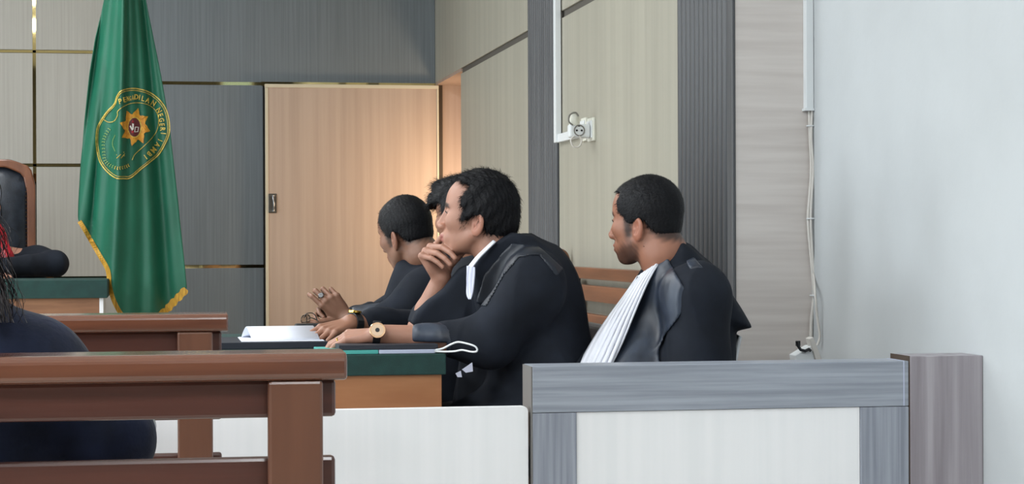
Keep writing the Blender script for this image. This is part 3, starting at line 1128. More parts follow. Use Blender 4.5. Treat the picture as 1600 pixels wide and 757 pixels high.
LET = [('P', 258, 170, -14, 36, .9), ('E', 289, 160, -9, 36, .8), ('N', 312, 153, -5, 34, .5), ('G', 328, 150, -3, 32, .35), ('A', 345, 146, -2, 34, .45),
       ('D', 370, 140, 3, 36, .85), ('I', 392, 143, 8, 36, .9), ('L', 417, 152, 13, 36, .85), ('A', 449, 164, 20, 36, .8), ('N', 489, 184, 30, 38, .8),
       ('N', 527, 234, 58, 36, .85), ('E', 538, 268, 70, 36, .8), ('G', 545, 301, 80, 36, .8), ('E', 548, 335, 86, 36, .8), ('R', 553, 366, 90, 36, .8),
       ('I', 558, 395, 96, 36, .9), ('J', 536, 441, 112, 36, .8), ('A', 517, 474, 124, 36, .85), ('M', 490, 510, 132, 38, .85), ('B', 460, 538, 138, 36, .85),
       ('I', 434, 559, 143, 36, .9)]
for ch, cx_, cy_, ang, hh, wf in LET:
    vs, fs = letter_verts(ch)
    a = math.radians(ang)
    pts = []
    for x, y in vs:
        x, y = x * hh * wf, -y * hh
        pts.append(ex((cx_ + x * math.cos(a) - y * math.sin(a), cy_ + x * math.sin(a) + y * math.cos(a))))
    mesh_obj('letter', [FS(p[0], p[1], 0.010) for p in pts], fs, M['gold_thread'], em, solid=0.002)

# ================================================================== SMALL THINGS ON WALLS
# --- cable duct and sockets on the panelled wall
yt = W(870, 120, X=XR - .015)[1]
zd = W(872, 218, X=XR)[2]
cd = thing('cable_duct', (XR, yt, zd), 'white cable duct running down beside the far pilaster and turning to the sockets', 'cable duct')
box('vertical_duct', XR - .030, XR - .0045, yt - .045, yt, zd - .018, H_CEIL, M['white_plastic'], cd, bevel=0.002)
yend = W(905, 218, X=XR)[1]
box('horizontal_duct', XR - .022, XR, yend, yt - .046, zd - .018, zd + .018, M['white_plastic'], cd, bevel=0.002)
for (a, b_, lab) in ((911, 920, 'inner white wall socket plate holding the plug adaptor'), (921, 932, 'outer plain white wall plate, right of the plug adaptor')):
    yy1, yy0 = W(a, 200, X=XR)[1], W(b_, 200, X=XR)[1]
    z1, z0 = W((a + b_) / 2, 184.5, X=XR)[2], W((a + b_) / 2, 221, X=XR)[2]
    s_ = thing('wall_socket', (XR, (yy0 + yy1) / 2, z0), lab, 'socket')
    box('plate', XR - .012, XR, yy0 + .01, yy1 - .01, z0, z1, M['cream_plastic'], s_, bevel=0.003)
    box('raised_centre', XR - .018, XR - .012, yy0 + .02, yy1 - .02, z0 + .012, z1 - .012, M['white_plastic'], s_, bevel=0.002)
Ya = W(904, 205, X=XR - .06)[1] - 0.04
ad = thing('plug_adaptor', W(904, 205, Ya), 'white multi-way plug adaptor with a round socket face and looped cable', 'plug adaptor')
a0, a1 = W(890, 215, Ya), W(915, 194, Ya)
box('adaptor_body', a0[0], XR - .019, Ya, Ya + .05, a0[2], a1[2], M['white_plastic'], ad, bevel=0.008)
c_ = W(905, 204, Ya)


def disc(name, c, r, m, parent, n=20, th=0.003, ax='y'):
    if ax == 'y':
        pl = [(c[0] + r * math.cos(t), c[1], c[2] + r * math.sin(t)) for t in np.linspace(0, 2 * math.pi, n, endpoint=False)]
        return prism(name, pl, (0, th, 0), m, parent)
    pl = [(c[0] + r * math.cos(t), c[1] + r * math.sin(t), c[2]) for t in np.linspace(0, 2 * math.pi, n, endpoint=False)]
    return prism(name, pl, (0, 0, th), m, parent)


rg = tube('socket_ring', [(c_[0] + .021 * math.cos(t), Ya - .001, c_[2] + .021 * math.sin(t)) for t in np.linspace(0, 2 * math.pi, 20, endpoint=False)],
          .0025, M['cable_grey'], ad, seg=6, closed=True)
for dx_ in (-.010, .010):
    disc('socket_hole', (c_[0] + dx_, Ya - .0025, c_[2]), .0042, M['black_plastic'], ad, n=10)
disc('socket_pin', (c_[0] - .001, Ya - .0025, c_[2] + .018), .0032, M['black_plastic'], ad, n=8)
pt = W(899, 186, Ya)
tube('plug_head', [pt + [0, .02, -.026], pt + [0, .02, .0], pt + [.004, .02, .022]], [.022, .020, .015], M['cream_plastic'], ad, seg=14)
tube('plug_cable', spline([W(895, 196, Ya), W(889, 190, Ya), W(890, 180, Ya), W(899, 176, Ya), W(904, 182, Ya)], 6), .0035, M['cable_grey'], ad)
tube('plug_cable', spline([W(897, 213, Ya), W(892, 219, Ya), W(896, 229, Ya), W(905, 229, Ya), W(909, 219, Ya), W(905, 212, Ya)], 6), .0035, M['cable_white'], ad)

# --- duct, cables and bracket near the white wall's corner
Yq = YS
q0, q1 = W(1259.5, 100, Yq - .03), W(1275, 100, Yq - .03)
zq = W(1267, 171, Yq - .03)[2]
qx1 = min(q1[0], XW - .001)
dd = thing('corner_cable_duct', (q0[0], Yq, zq), 'white square cable duct ending high in the corner by the white wall', 'cable duct')
box('duct_body', q0[0], qx1, Yq - .03, Yq - .0005, zq, H_CEIL, M['white_plastic'], dd, bevel=0.002)
box('end_lip', q0[0] - .004, qx1, Yq - .034, Yq - .0005, zq - .004, zq + .004, M['white_plastic'], dd)
cb1 = [(1265, 172), (1266, 215), (1268, 262), (1266, 300), (1263, 342), (1266, 385), (1270, 430), (1272, 462), (1268, 500), (1267, 536)]
cb2 = [(1269, 172), (1268, 215), (1271, 262), (1269, 300), (1267, 342), (1269, 385), (1272, 430), (1274, 462), (1277, 495), (1281, 525), (1277, 540)]
tag(tube('cable', spline([W(a, b_, Yq - .012) for a, b_ in cb1], 5), .0055, M['cable_white']), 'thicker off-white cable of the pair hanging below the corner duct', 'cable')
tag(tube('cable', spline([W(min(a, 1272), b_, Yq - .024) if a <= 1272 else W(a, b_, Yq - .10) for a, b_ in cb2], 5), .004, M['cable_white']),
    'thinner outer cable of the pair, bowing out to the right near its lower end', 'cable')
for yy in (197, 342, 462):
    p = W(1267 if yy < 400 else 1272, yy, Yq - .018)
    tag(tube('cable_tie', [(p[0] + .013 * math.cos(t), p[1] + .010 * math.sin(t), p[2]) for t in np.linspace(0, 2 * math.pi, 12, endpoint=False)], .0022,
             M['white_plastic'], seg=5, closed=True),
        {197: 'white tie round the corner cables just below the duct end', 342: 'white tie round the corner cables at mid height',
         462: 'white tie round the corner cables above the bracket'}[yy], 'cable tie')
Yk = 5.6
bk = thing('wall_bracket_box', W(1265, 600, Yk), 'small white metal box with a black clip and leaning duct piece above the railing', 'bracket box')
kb = [W(*p, Yk) for p in ((1243, 556), (1268, 541), (1272, 541), (1274, 600), (1250, 600))]
prism('box_shell', kb, (0, .06, 0), M['white_plastic'], bk, bevel=0.002)
kb = [W(*p, Yk - .01) for p in ((1265, 530), (1271, 527), (1293, 585), (1283, 590))]
prism('leaning_duct', kb, (0, .04, 0), M['cable_white'], bk, bevel=0.002)
tube('black_clip', [W(*p, Yk - .008) for p in ((1245, 534), (1247, 541), (1251, 547), (1258, 549), (1264, 546), (1267, 549))], .0045, M['black_plastic'], bk)
boxes('clip_tab', [(W(1243, 533, Yk)[0], W(1249, 533, Yk)[0], Yk - .01, Yk, W(1243, 541, Yk)[2], W(1243, 533, Yk)[2])], M['black_plastic'], bk)
box('support_arm', W(1262, 590, Yk)[0], XW, Yk + .02, Yk + .05, W(1262, 600, Yk)[2] - .02, W(1262, 590, Yk)[2], M['white_plastic'], bk)

# ================================================================== THINGS ON THE LAWYERS' TABLE
T = tz + 0.0008
def onT(px, py):
    return W(px, py, Z=T)


def slab(name, x0, x1, y0, y1, z0, z1, m, lab, cat, rotz=0.0, bevel=0.001):
    o = box(name, x0, x1, y0, y1, z0, z1, m, bevel=bevel)
    return tag(o, lab, cat)


xa = W(590, 548, 5.33)[0]
xe = W(682, 548, 5.33)[0]
slab('folder', W(500, 550, 5.31)[0], xa, 5.312, 5.52, T, T + .010, M['turquoise'], 'turquoise card folder on the table edge under the dark board', 'folder')
slab('booklet', xa + .002, xe - .005, 5.312, 5.52, T, T + .010, M['lilac_card'], 'pale lilac booklet beside the turquoise folder', 'booklet')
slab('document_case', W(530, 548, 5.31)[0], xe + .002, 5.315, 5.545, T + .0108, T + .0235, M['dark_board'], 'thin black document case under the forearm with the gold watch', 'document case')
# white elastic loop of the case
Yl = 5.305
lp = [(680, 547.5), (692, 545), (706, 538), (716, 535), (728, 537), (741, 541), (745.5, 546), (744, 550), (735, 550), (722, 547.5), (710, 549.5), (696, 550), (679, 549.5)]
tag(tube('elastic_loop', spline([W(a, b_, Yl - .0010 * max(0, min(a, 745) - 688)) for a, b_ in lp], 5), .0026, M['white_plastic'], seg=6),
    'white elastic cord looping past the table edge from the document case', 'cord')
# big dark folder with folded white papers further along
f0, f1 = W(357, 534, 5.66), W(500, 534, 5.66)
slab('ring_binder', tx0 + .02, f1[0] + .02, 5.64, 5.98, T, T + .018, M['dark_board'], 'dark binder lying under the folded white papers', 'binder')
tag(mesh_obj('loose_sheet', [W(363, 519, 6.05) * [1, 1, 0] + [0, 0, T + .003], W(385, 523, 6.0) * [1, 1, 0] + [0, 0, T + .003],
                             W(392, 519, 6.2) * [1, 1, 0] + [0, 0, T + .003], W(374, 517, 6.25) * [1, 1, 0] + [0, 0, T + .006]],
             [(0, 1, 2, 3)], M['paper'], solid=0.0012), 'white paper corner poking out left of the folded papers', 'paper')
zb_ = T + .0188
A = W(384, 526, 5.70)
xl, xr_ = W(380, 512, 5.80)[0], W(484, 512, 5.80)[0]
zt_ = W(430, 511.5, 5.80)[2]
pv, pf = [], []
prof = []
for t in np.linspace(0, 1, 14):                      # tent of folded sheets: near slope, rounded ridge, far slope
    if t < .5:
        u = t / .5
        prof.append((5.70 + .10 * u + .012 * math.sin(u * math.pi), zb_ + .0015 + (zt_ - zb_) * (u ** .8)))
    else:
        u = (t - .5) / .5
        prof.append((5.80 + .12 * u, zb_ + .0015 + (zt_ - zb_) * (1 - u ** 1.6)))
for i, (yy, zz) in enumerate(prof):
    sh = .02 * (1 - i / 13)
    pv += [(xl + sh, yy, zz), (xr_ + sh, yy, zz + .001)]
for i in range(13):
    pf.append((2 * i, 2 * i + 1, 2 * i + 3, 2 * i + 2))
tag(mesh_obj('folded_papers', pv, pf, M['paper'], smooth=True, solid=0.0022), 'white papers folded into a low tent on the dark binder', 'paper')
tag(box('paper_stack', xl - .01, xr_ + .03, 5.665, 5.93, T + .0185, T + .0225 - .0026, M['paper']), 'flat white sheets under the tent of papers', 'paper')
# spectacles on a dark case
Yg = 6.05
sc0, sc1 = onT(460, 500), None
gx0, gx1_ = W(460, 505, Yg)[0], W(494, 505, Yg)[0]
gz0 = T
cs = tag(box('spectacle_case', gx0, gx1_ + .03, Yg - .03, Yg + .03, T, W(470, 505, Yg)[2] - .002, M['black_plastic'], bevel=0.009, seg=3),
         'dark spectacle case at the far side of the table, by the folded hands', 'case')
gzt = W(470, 505, Yg)[2]
sg = thing('spectacles', W(480, 505, Yg), 'thin-framed spectacles resting on the dark case', 'spectacles')
for k, (cx_, cy_) in enumerate(((475, 500), (480, 499))):
    c_ = W(cx_, cy_, Yg - .02 + .045 * k)
    rim = [(c_[0] + .010 * math.cos(t) , c_[1] + .020 * math.cos(t), max(gzt + .002, c_[2] + .013 * math.sin(t))) for t in np.linspace(0, 2 * math.pi, 18, endpoint=False)]
    r_ = tube('rim', rim, .0014, M['pewter'], sg, seg=6, closed=True)
    mesh_obj('lens', rim, [tuple(range(18))], M['glass'], r_)
tube('temple_arm', spline([W(475, 497, Yg - .03), W(478, 491, Yg - .03), W(487, 489.5, Yg - .03), W(493, 494, Yg - .03), W(496, 502, Yg - .03)], 5), .0016, M['pewter'], sg, seg=6)
tube('temple_arm', spline([W(480, 499, Yg + .04), W(486, 497, Yg + .04), W(494, 500, Yg + .04), W(498, 503, Yg + .04)], 5), .0016, M['pewter'], sg, seg=6)

# ================================================================== PEOPLE
def head_prims(F, nose=1.0, jaw=1.0, earx=0.0, full=1.0):
    """head in centimetres: x forward, y to its left, z up, origin in the middle of the skull"""
    p = [ell(F, (-1.2, 0, 3.2), (8.9, 7.4, 8.4)),
         ell(F, (3.0, 0, 3.6), (5.7, 6.5, 6.4), 2.0),
         ell(F, (2.4, 0, -2.6), (5.7, 6.1 * full, 6.8), 2.0),
         ell(F, (1.4, 0, -6.4), (6.2 * jaw, 5.3 * full, 4.0), 2.0),
         ell(F, (6.3, 0, -9.4), (2.1 * jaw, 2.3, 1.8), 1.8)]
    for s in (-1, 1):
        p += [cone(F, (-.2, 5.0 * s * full, -5.4), (5.6, 1.6 * s, -9.3), 1.7, 1.5, 1.5),
              ell(F, (5.2, 4.3 * s, -1.7), (2.6, 1.9, 2.1), 2.0)]
    for s in (-1, 1):
        p += [cone(F, (8.0, .8 * s, 2.2), (6.6, 4.4 * s, 2.4), .72, .6, 1.2),
              ell(F, (8.9, 3.3 * s, .6), (1.7, 1.9, 1.3), 1.2, 's'),
              ell(F, (6.7, 3.15 * s, .45), (1.42, 1.5, 1.36), .35),
              ell(F, (8.2, 3.2 * s, .3), (.9, 1.15, .34), .12, 's')]
    n = nose
    p += [cone(F, (8.4, 0, 1.5), (9.2 + 1.0 * n, 0, -2.6), .62, .92, .9),
          cone(F, (7.6, 0, .8), (8.7, 0, -2.9), .95, 1.35, .5),
          ell(F, (9.4 + 1.0 * n, 0, -3.0), (1.0, 1.0, .92), .5)]
    for s in (-1, 1):
        p += [ell(F, (9.2 + .2 * n, 1.25 * s, -3.4), (1.15, .8, .85), .4),
              ell(F, (9.7 + .4 * n, .72 * s, -4.1), (.5, .32, .4), .15, 's')]
    p += [ell(F, (7.2, 0, -6.4), (2.1, 3.0, 2.6), 1.5),
          ell(F, (8.75, 0, -5.95), (.85, 2.2, .55), .4),
          ell(F, (8.65, 0, -7.1), (.85, 1.9, .62), .4),
          ell(F, (9.5, 0, -6.5), (1.0, 2.3, .13), .2, 's'),
          ell(F, (8.3, 0, -8.35), (.7, 1.6, .45), .6, 's')]
    for s in (-1, 1):
        E_ = F.sub((-1.0 + earx, 7.1 * s, -2.3), rot('Z', -24 * s) @ rot('Y', -10))
        p += [ell(E_, (-.2, .12 * s, 0), (1.95, .72, 3.15), .35),
              ell(E_, (.15, .80 * s, .45), (1.25, .62, 2.05), .22, 's'),
              ell(E_, (.75, .75 * s, -.6), (.6, .8, .8), .2, 's'),
              cone(E_, (.95, .1 * s, -.2), (.9, .1 * s, -.9), .42, .38, .3),
              cone(E_, (-.3, .25 * s, .5), (-.1, .25 * s, -1.2), .3, .3, .3)]
    return p


def hair_prims(F, poly, t=0.9, amp=.18, freq=1.0, extra=(), cut=.5, side=.8, clump=0.0):
    poly = [(float(a), float(b)) for a, b in poly]
    pr_ = [ell(F, (-1.2, 0, 3.3), (8.9 + t, 7.4 + t * side, 8.4 + t)),
           ell(F, (2.6, 0, 4.0), (5.9 + t, 6.4 + t * side, 6.3 + t), 1.0),
           ell(F, (-3.6, 0, -1.6), (5.6 + t * .8, 6.0 + t * .6, 5.0), 1.5)] + list(extra)

    def region(P):
        q = F.loc(P)
        j = .22 * np.sin(q[:, 1] * 5 + q[:, 2] * 9) + .16 * np.sin(q[:, 0] * 11 + q[:, 2] * 4)
        return (poly_sd(q[:, 0], q[:, 2], poly) + j) * F.s

    def strands(P):
        q = F.loc(P) * freq
        w = np.sin(q[:, 0] * 3.1 + 2.2 * np.sin(q[:, 2] * .55) + q[:, 1] * 4.3) + .7 * np.sin(q[:, 1] * 7.5 + q[:, 0] * 2.0 + 1.5 * np.sin(q[:, 2] * .9))
        c = np.sin(q[:, 0] * 1.1 + .8 * q[:, 2]) * np.sin(q[:, 1] * 1.3 + .5 * q[:, 2] + 1)
        return (amp * .5 * w + clump * c) * F.s
    pr_.append(custom(region, 'i', cut * F.s))
    pr_.append(custom(strands, 'd'))
    return pr_


HAIRPOLY_A = [(1.0, 8.0), (1.8, 6.6), (3.0, 4.8), (2.8, 3.0), (2.4, 1.4), (2.9, -.8), (3.1, -3.0), (2.4, -3.2), (1.6, -1.6), (.2, -.4), (-1.6, .2), (-3.2, -.8), (-3.7, -2.8),
              (-4.2, -4.2), (-5.6, -5.6), (-9.0, -6.0), (-14, -6.0), (-14, 16), (14, 16), (14, 12.0), (5.2, 10.4), (4.2, 9.2)]
HAIRPOLY_D = [(5.0, 5.6), (3.4, 4.0), (2.8, 2.0), (2.9, -.8), (3.1, -3.0), (2.4, -3.2), (1.6, -1.6), (.2, -.4), (-1.6, .2), (-3.2, -.8), (-3.7, -2.8),
              (-4.2, -4.2), (-5.6, -5.6), (-9.0, -6.0), (-14, -6.0), (-14, 16), (14, 16), (14, 2.2), (10.5, 1.6), (8.6, 3.4)]
HAIRPOLY_B = [(4.6, 7.6), (5.4, 5.0), (5.2, 2.8), (3.4, 1.6), (3.1, -.8), (2.6, -3.2), (1.9, -3.4), (1.3, -1.4), (.2, -.2), (-1.6, .4), (-3.0, -.2), (-3.8, -1.6),
              (-5.2, -3.2), (-7.4, -4.8), (-14, -5.4), (-14, 16), (14, 16), (14, 9.4), (7.2, 8.4)]
HAIRPOLY_C = [(4.6, 8.2), (5.0, 5.4), (4.2, 2.6), (3.2, 1.4), (2.6, -.8), (2.2, -3.0), (1.5, -3.0), (1.0, -1.2), (-.2, 0), (-1.8, .4), (-3.2, -.6), (-3.8, -2.2),
              (-5.0, -3.6), (-14, -4.6), (-14, 16), (14, 16), (14, 9.8), (7.0, 9.0)]


def strands(name, hair_obj, F, n, length, parent, m, crown=(-4, 0, 11), lift=.25, seed=1, width=.0011, wave=0.0):
    """thin blades growing over the hair so that its outline is not smooth"""
    me = hair_obj.data
    N = len(me.vertices)
    co = np.empty(N * 3, np.float32)
    no = np.empty(N * 3, np.float32)
    me.vertices.foreach_get('co', co)
    me.vertex_normals.foreach_get('vector', no)
    co = co.reshape(-1, 3) + np.array(parent_base(parent))
    no = no.reshape(-1, 3)
    r = np.random.default_rng(seed)
    ids = r.choice(N, min(n, N), replace=False)
    p, nn = co[ids].astype(float), no[ids].astype(float)
    d = p - F.w(crown)
    d = d + r.normal(0, .02, d.shape)
    d -= (d * nn).sum(1)[:, None] * nn
    d /= np.linalg.norm(d, axis=1)[:, None] + 1e-9
    s = np.cross(d, nn)
    L = length * r.uniform(.5, 1.2, len(p))[:, None]
    lf = lift * r.uniform(.0, 1.0, len(p))[:, None]
    wv = wave * r.uniform(-1, 1, len(p))[:, None]
    w = width * .5
    p0 = p - nn * .001
    p1 = p + d * L * .5 + nn * (L * lf * .6 + .0008) + s * wv * L
    p2 = p + d * L + nn * L * lf * .7 - s * wv * L * .5
    V = np.stack([p0 - s * w, p0 + s * w, p1 - s * w * .8, p1 + s * w * .8, p2], 1).reshape(-1, 3)
    k = np.arange(len(p))[:, None] * 5
    f = [tuple(q) for q in (k + np.array([[0, 1, 3, 2]]))] + [tuple(q) for q in (k + np.array([[2, 3, 4]]))]
    o = mesh_obj(name, V, f, m, parent, smooth=True)
    o['kind'] = 'stuff'
    return o


def ss(a, b, x):
    t = np.clip((x - a) / (b - a), 0, 1)
    return t * t * (3 - 2 * t)


def skin_color(F, base, hairpoly, beard=0.0, stub=0.8, tache=0.0, hands=None):
    base = np.array(lin(base))
    dark = np.array(lin((28, 21, 20)))
    lip = np.array(lin((150, 84, 76)))
    red = base * np.array([1.05, .86, .82])

    def col(V):
        q = F.loc(V)
        x, y, z = q[:, 0], q[:, 1], q[:, 2]
        c = np.repeat(base[None], len(V), 0)
        inh = (np.abs(z) < 14) & (np.abs(x) < 14) & (np.abs(y) < 10)
        if hands is not None:
            ii = np.where(inh)[0]
            inh[ii] = np.abs(run(hands, V[ii])) < .0035

        def mix(col_, w):
            nonlocal c
            w = (np.clip(w, 0, 1) * inh)[:, None]
            c = c * (1 - w) + col_ * w
        ear = ss(6.6, 7.2, np.abs(y)) * (np.abs(x + 1.2) < 2.8) * (np.abs(z + 2.3) < 3.6)
        mix(red, ear * .7)
        mix(red, ss(2.2, .6, np.sqrt((x - 9.8) ** 2 + y ** 2 + (z + 3.1) ** 2)) * .5)
        mix(lip, ss(1.25, .8, np.abs(z + 6.5)) * ss(2.7, 2.0, np.abs(y)) * ss(7.6, 8.3, x) * .8)
        zb = 2.55 - .18 * (np.abs(y) - 3.0) ** 2 * .35
        mix(dark, ss(.85, .4, np.abs(z - zb)) * ss(.7, 1.2, np.abs(y)) * ss(5.6, 5.0, np.abs(y)) * ss(4.2, 5.0, x) * .92)
        mix(dark, ss(.5, .2, np.abs(z - .6)) * ss(1.6, 1.9, np.abs(y)) * ss(4.9, 4.5, np.abs(y)) * ss(5.8, 6.6, x) * .3)
        d = poly_sd(x, z, hairpoly)
        mix(dark, ss(1.9, -.4, d + .25 * np.sin(y * 3 + z * 4)) * stub * (1 - ear) * ss(4.0, 2.8, x - z * .1) * ss(5.0, 2.0, x))
        if beard:
            edge = 2.0 * ss(2.5, 6.5, x)
            wv = .35 * np.sin(x * 2.1 + y * 1.3) + .25 * np.sin(x * 4.7 - z * 3.1)
            b_ = ss(-3.6 - edge, -6.8 - edge, z + wv) * ss(-1.2, 1.4, x + wv) * ss(-13.5, -11, z)
            sb = ss(4.2, 2.6, x) * ss(.6, 2.0, x) * ss(1.0, -2.5, z)
            mix(dark, np.maximum(b_, sb * .6) * beard * (1 - ss(.9, .5, np.abs(z + 6.6)) * ss(2.3, 1.9, np.abs(y)) * ss(7.8, 8.4, x)))
        if tache:
            mix(dark, ss(.75, .35, np.abs(z + 4.95)) * ss(2.9, 2.2, np.abs(y)) * ss(7.0, 7.8, x) * tache)
        return c
    return col


def eyes(F, parent):
    for s in (-1, 1):
        v, f = [], []
        c = np.array((6.72, 3.15 * s, .4))
        nu, nv = 14, 9
        for i in range(nv + 1):
            for j in range(nu):
                th, ph = math.pi * i / nv, 2 * math.pi * j / nu
                v.append(F.w(c + 1.25 * np.array([math.cos(th), math.sin(th) * math.cos(ph), math.sin(th) * math.sin(ph)])))
        for i in range(nv):
            for j in range(nu):
                f.append((i * nu + j, i * nu + (j + 1) % nu, (i + 1) * nu + (j + 1) % nu, (i + 1) * nu + j))
        e = mesh_obj('eye', v, f, M['eye_white'], parent, smooth=True)
        tube('eyelashes', spline([F.w(q) for q in ((7.95, 1.9 * s, .45), (8.25, 2.8 * s, .78), (8.0, 3.8 * s, .72), (7.25, 4.65 * s, .25))], 4), [.0006] + [.0013] * 11 + [.0007], M['hair'], e, seg=6)
        n = 16
        v = [F.w(c + np.array([1.30, 0, 0]))]
        for k in range(n):
            a = 2 * math.pi * k / n
            v.append(F.w(c + np.array([1.14, .58 * math.cos(a), .58 * math.sin(a)])))
        mesh_obj('iris', v, [(0, 1 + k, 1 + (k + 1) % n) for k in range(n)], M['iris'], e, smooth=True)


def hand_prims(H, side=1, curl=(20, 20, 20, 20), curl2=(25, 25, 25, 25), thumb=((.45, .75, -.25), (.75, .55, -.35)), spread=3.0, k=.5, size=1.0, lens=1.0):
    """H: frame at the wrist in cm, x towards the knuckles, z out of the back of the hand; side=1 thumb on +y"""
    S = size
    p = []
    base = [(8.6, 3.0), (8.9, 1.0), (8.5, -1.0), (7.8, -2.8)]
    L = [(4.4, 2.6, 2.1), (4.9, 3.0, 2.2), (4.5, 2.8, 2.1), (3.5, 2.1, 1.9)]
    R = [.92, .95, .9, .8]
    for i, (bx_, by) in enumerate(base):
        p.append(cone(H, (.6 * S, by * .45 * side * S, -.1), (bx_ * S, by * side * S, 0), 1.45 * S, 1.02 * S, .9, flat=None))
    p.append(ell(H, (4.4 * S, .3 * side * S, -.5 * S), (4.2 * S, 3.6 * S, 1.2 * S), .8))
    p.append(ell(H, (3.2 * S, 2.6 * side * S, -1.0 * S), (2.8 * S, 1.6 * S, 1.3 * S), .8))
    ends = []
    for i, (bx_, by) in enumerate(base):
        a = np.array([bx_, by * side, 0.0]) * S
        yaw = math.radians(spread * (1.5 - i)) * side
        pitch = 0.0
        cs_ = (curl[i], curl2[i], curl2[i] * .7)
        for j in range(3):
            pitch += math.radians(cs_[j])
            d = np.array([math.cos(pitch) * math.cos(yaw), math.cos(pitch) * math.sin(yaw), -math.sin(pitch)])
            b = a + d * L[i][j] * S * lens
            r1 = R[i] * S * (1 - .10 * j)
            p.append(cone(H, a, b, r1, r1 * .9, .12 if j else .5))
            if j == 0:
                ends.append((a.copy(), b.copy()))
            a = b
    a = np.array([2.0, 2.4 * side, -.6]) * S
    for j, (ln, d) in enumerate(zip((4.2, 3.2, 2.6), (thumb[0], thumb[0], thumb[1]))):
        d = norm((d[0], d[1] * side, d[2]))
        b = a + d * ln * S
        p.append(cone(H, a, b, (1.35, 1.05, .95)[j] * S, (1.08, .95, .8)[j] * S, .35))
        a = b
    return p, ends


def wframe(wrist, to, back, side=None):
    """hand frame in cm: x from wrist towards 'to', z near the vector 'back'"""
    x = norm(np.asarray(to) - np.asarray(wrist))
    b = np.asarray(back, float)
    z = norm(b - x * (b @ x))
    y = np.cross(z, x)
    return Frame(wrist, np.stack([x, y, z], 1), 0.01)


def wc(a, b, r1, r2, k=0.0, op='u'):
    return cone(ID, a, b, r1, r2, k, op)


def we(c, rad, k=0.0, op='u', R=None):
    return ell(ID, c, rad, k, op, R)


def folds(amp=.006, s=14, seed=0.0, vert=.35):
    def fn(P):
        Q = P * np.array([1, 1, vert])
        return amp * (wob(Q, s, seed) + .45 * wob(Q, s * 2.3, seed + 3) + 2.2 * np.sqrt(np.abs(wob(Q, s * .8, seed + 7)) + .01) - 1.3)
    return custom(fn, 'd')


def legs(hip, d, parent, floor=0.0, up=0.45, spread=.11):
    """seated trousers and shoes; hip centre point, d facing direction"""
    d = norm([d[0], d[1], 0])
    sidev = np.array([-d[1], d[0], 0])
    pr_ = []
    hip = np.array([hip[0], hip[1], up + .10])
    for s in (-1, 1):
        h = hip + sidev * spread * s * .8
        kn = h + d * .42 + sidev * s * .05 + [0, 0, -.03]
        an = kn + [0, 0, -(kn[2] - floor - .10)] + d * .02
        pr_ += [wc(h, kn, .085, .065, .02), wc(kn, an, .062, .050, .01)]
        pp = [(an[0] + d[0] * a + sidev[0] * b, an[1] + d[1] * a + sidev[1] * b, floor + .002) for a, b in
              ((-.07, -.03), (-.09, 0), (-.07, .03), (.05, .045), (.15, .04), (.19, 0), (.15, -.04), (.05, -.045))]
        top = [(an[0] + d[0] * a + sidev[0] * b, an[1] + d[1] * a + sidev[1] * b, floor + z) for a, b, z in
               ((-.06, -.03, .09), (-.075, 0, .09), (-.06, .03, .09), (.04, .035, .085), (.12, .03, .05), (.16, 0, .04), (.12, -.03, .05), (.04, -.035, .085))]
        v = pp + top
        f = [tuple(range(8))[::-1], tuple(range(8, 16))] + [(i, (i + 1) % 8, 8 + (i + 1) % 8, 8 + i) for i in range(8)]
        mesh_obj('shoe', v, f, M['shoe'], parent, bevel=0.008)
    pr_.append(we(hip + [0, 0, .02], (.14, .17, .11), .05))
    sdf_obj('trousers', pr_, .012, M['trousers'], parent)


def mini_chair(center, d, label, m_seat, m_leg, seat_z=.43, back_top=.85, cat='chair', w=.44):
    d = norm([d[0], d[1], 0])
    R = Matrix(((d[0], -d[1], 0), (d[1], d[0], 0), (0, 0, 1)))
    t = thing('chair', (center[0], center[1], 0), label, cat)

    def B(name, x0, x1, y0, y1, z0, z1, m, bev=.006):
        v = [np.array(R @ Vector(p)) + np.array([center[0], center[1], 0]) for p in boxv(x0, x1, y0, y1, z0, z1)]
        return mesh_obj(name, v, BOXF, m, t, bevel=bev, seg=3)
    B('seat', -.20, .22, -w / 2, w / 2, seat_z - .05, seat_z, m_seat, .018)
    B('backrest', -.265, -.225, -w / 2, w / 2, seat_z + .12, back_top, m_seat, .015)
    for sx in (-.21, .19):
        for sy in (-w / 2 + .03, w / 2 - .03):
            B('leg', sx - .013, sx + .013, sy - .013, sy + .013, 0, seat_z - .051, m_leg, .004)
    for sy in (-w / 2 + .05, w / 2 - .05):
        B('back_support', -.245, -.225, sy - .012, sy + .012, seat_z - .04, seat_z + .119, m_leg, .004)
    return t


def strip_cloth(name, left, right, m, parent, Yl, Yr, rows=40, cols=14, pleat=.004, npl=5, bulge=.0, solid=.004, kpow=1.0):
    """cloth between two photo outlines; the left edge lies at depth Yl, the right edge at Yr (functions of 0..1 down)"""
    L = np.array(spline([np.array(p, float) for p in left], 8))
    Rr = np.array(spline([np.array(p, float) for p in right], 8))

    def at(A, t):
        s = t * (len(A) - 1)
        i = min(int(s), len(A) - 2)
        return A[i] + (A[i + 1] - A[i]) * (s - i)
    v, f = [], []
    for i in range(rows + 1):
        t = i / rows
        a, b = at(L, t), at(Rr, t)
        for j in range(cols + 1):
            s = j / cols
            p = a + (b - a) * s
            Y = Yl(t) + (Yr(t) - Yl(t)) * s ** kpow - bulge * math.sin(s * math.pi) - pleat * math.sin(s * npl * 2 * math.pi + 1.5 * math.sin(t * 5))
            v.append(W(p[0], p[1], Y))
    for i in range(rows):
        for j in range(cols):
            a = i * (cols + 1) + j
            f.append((a, a + cols + 1, a + cols + 2, a + 1))
    return mesh_obj(name, v, f, m, parent, smooth=True, solid=solid)


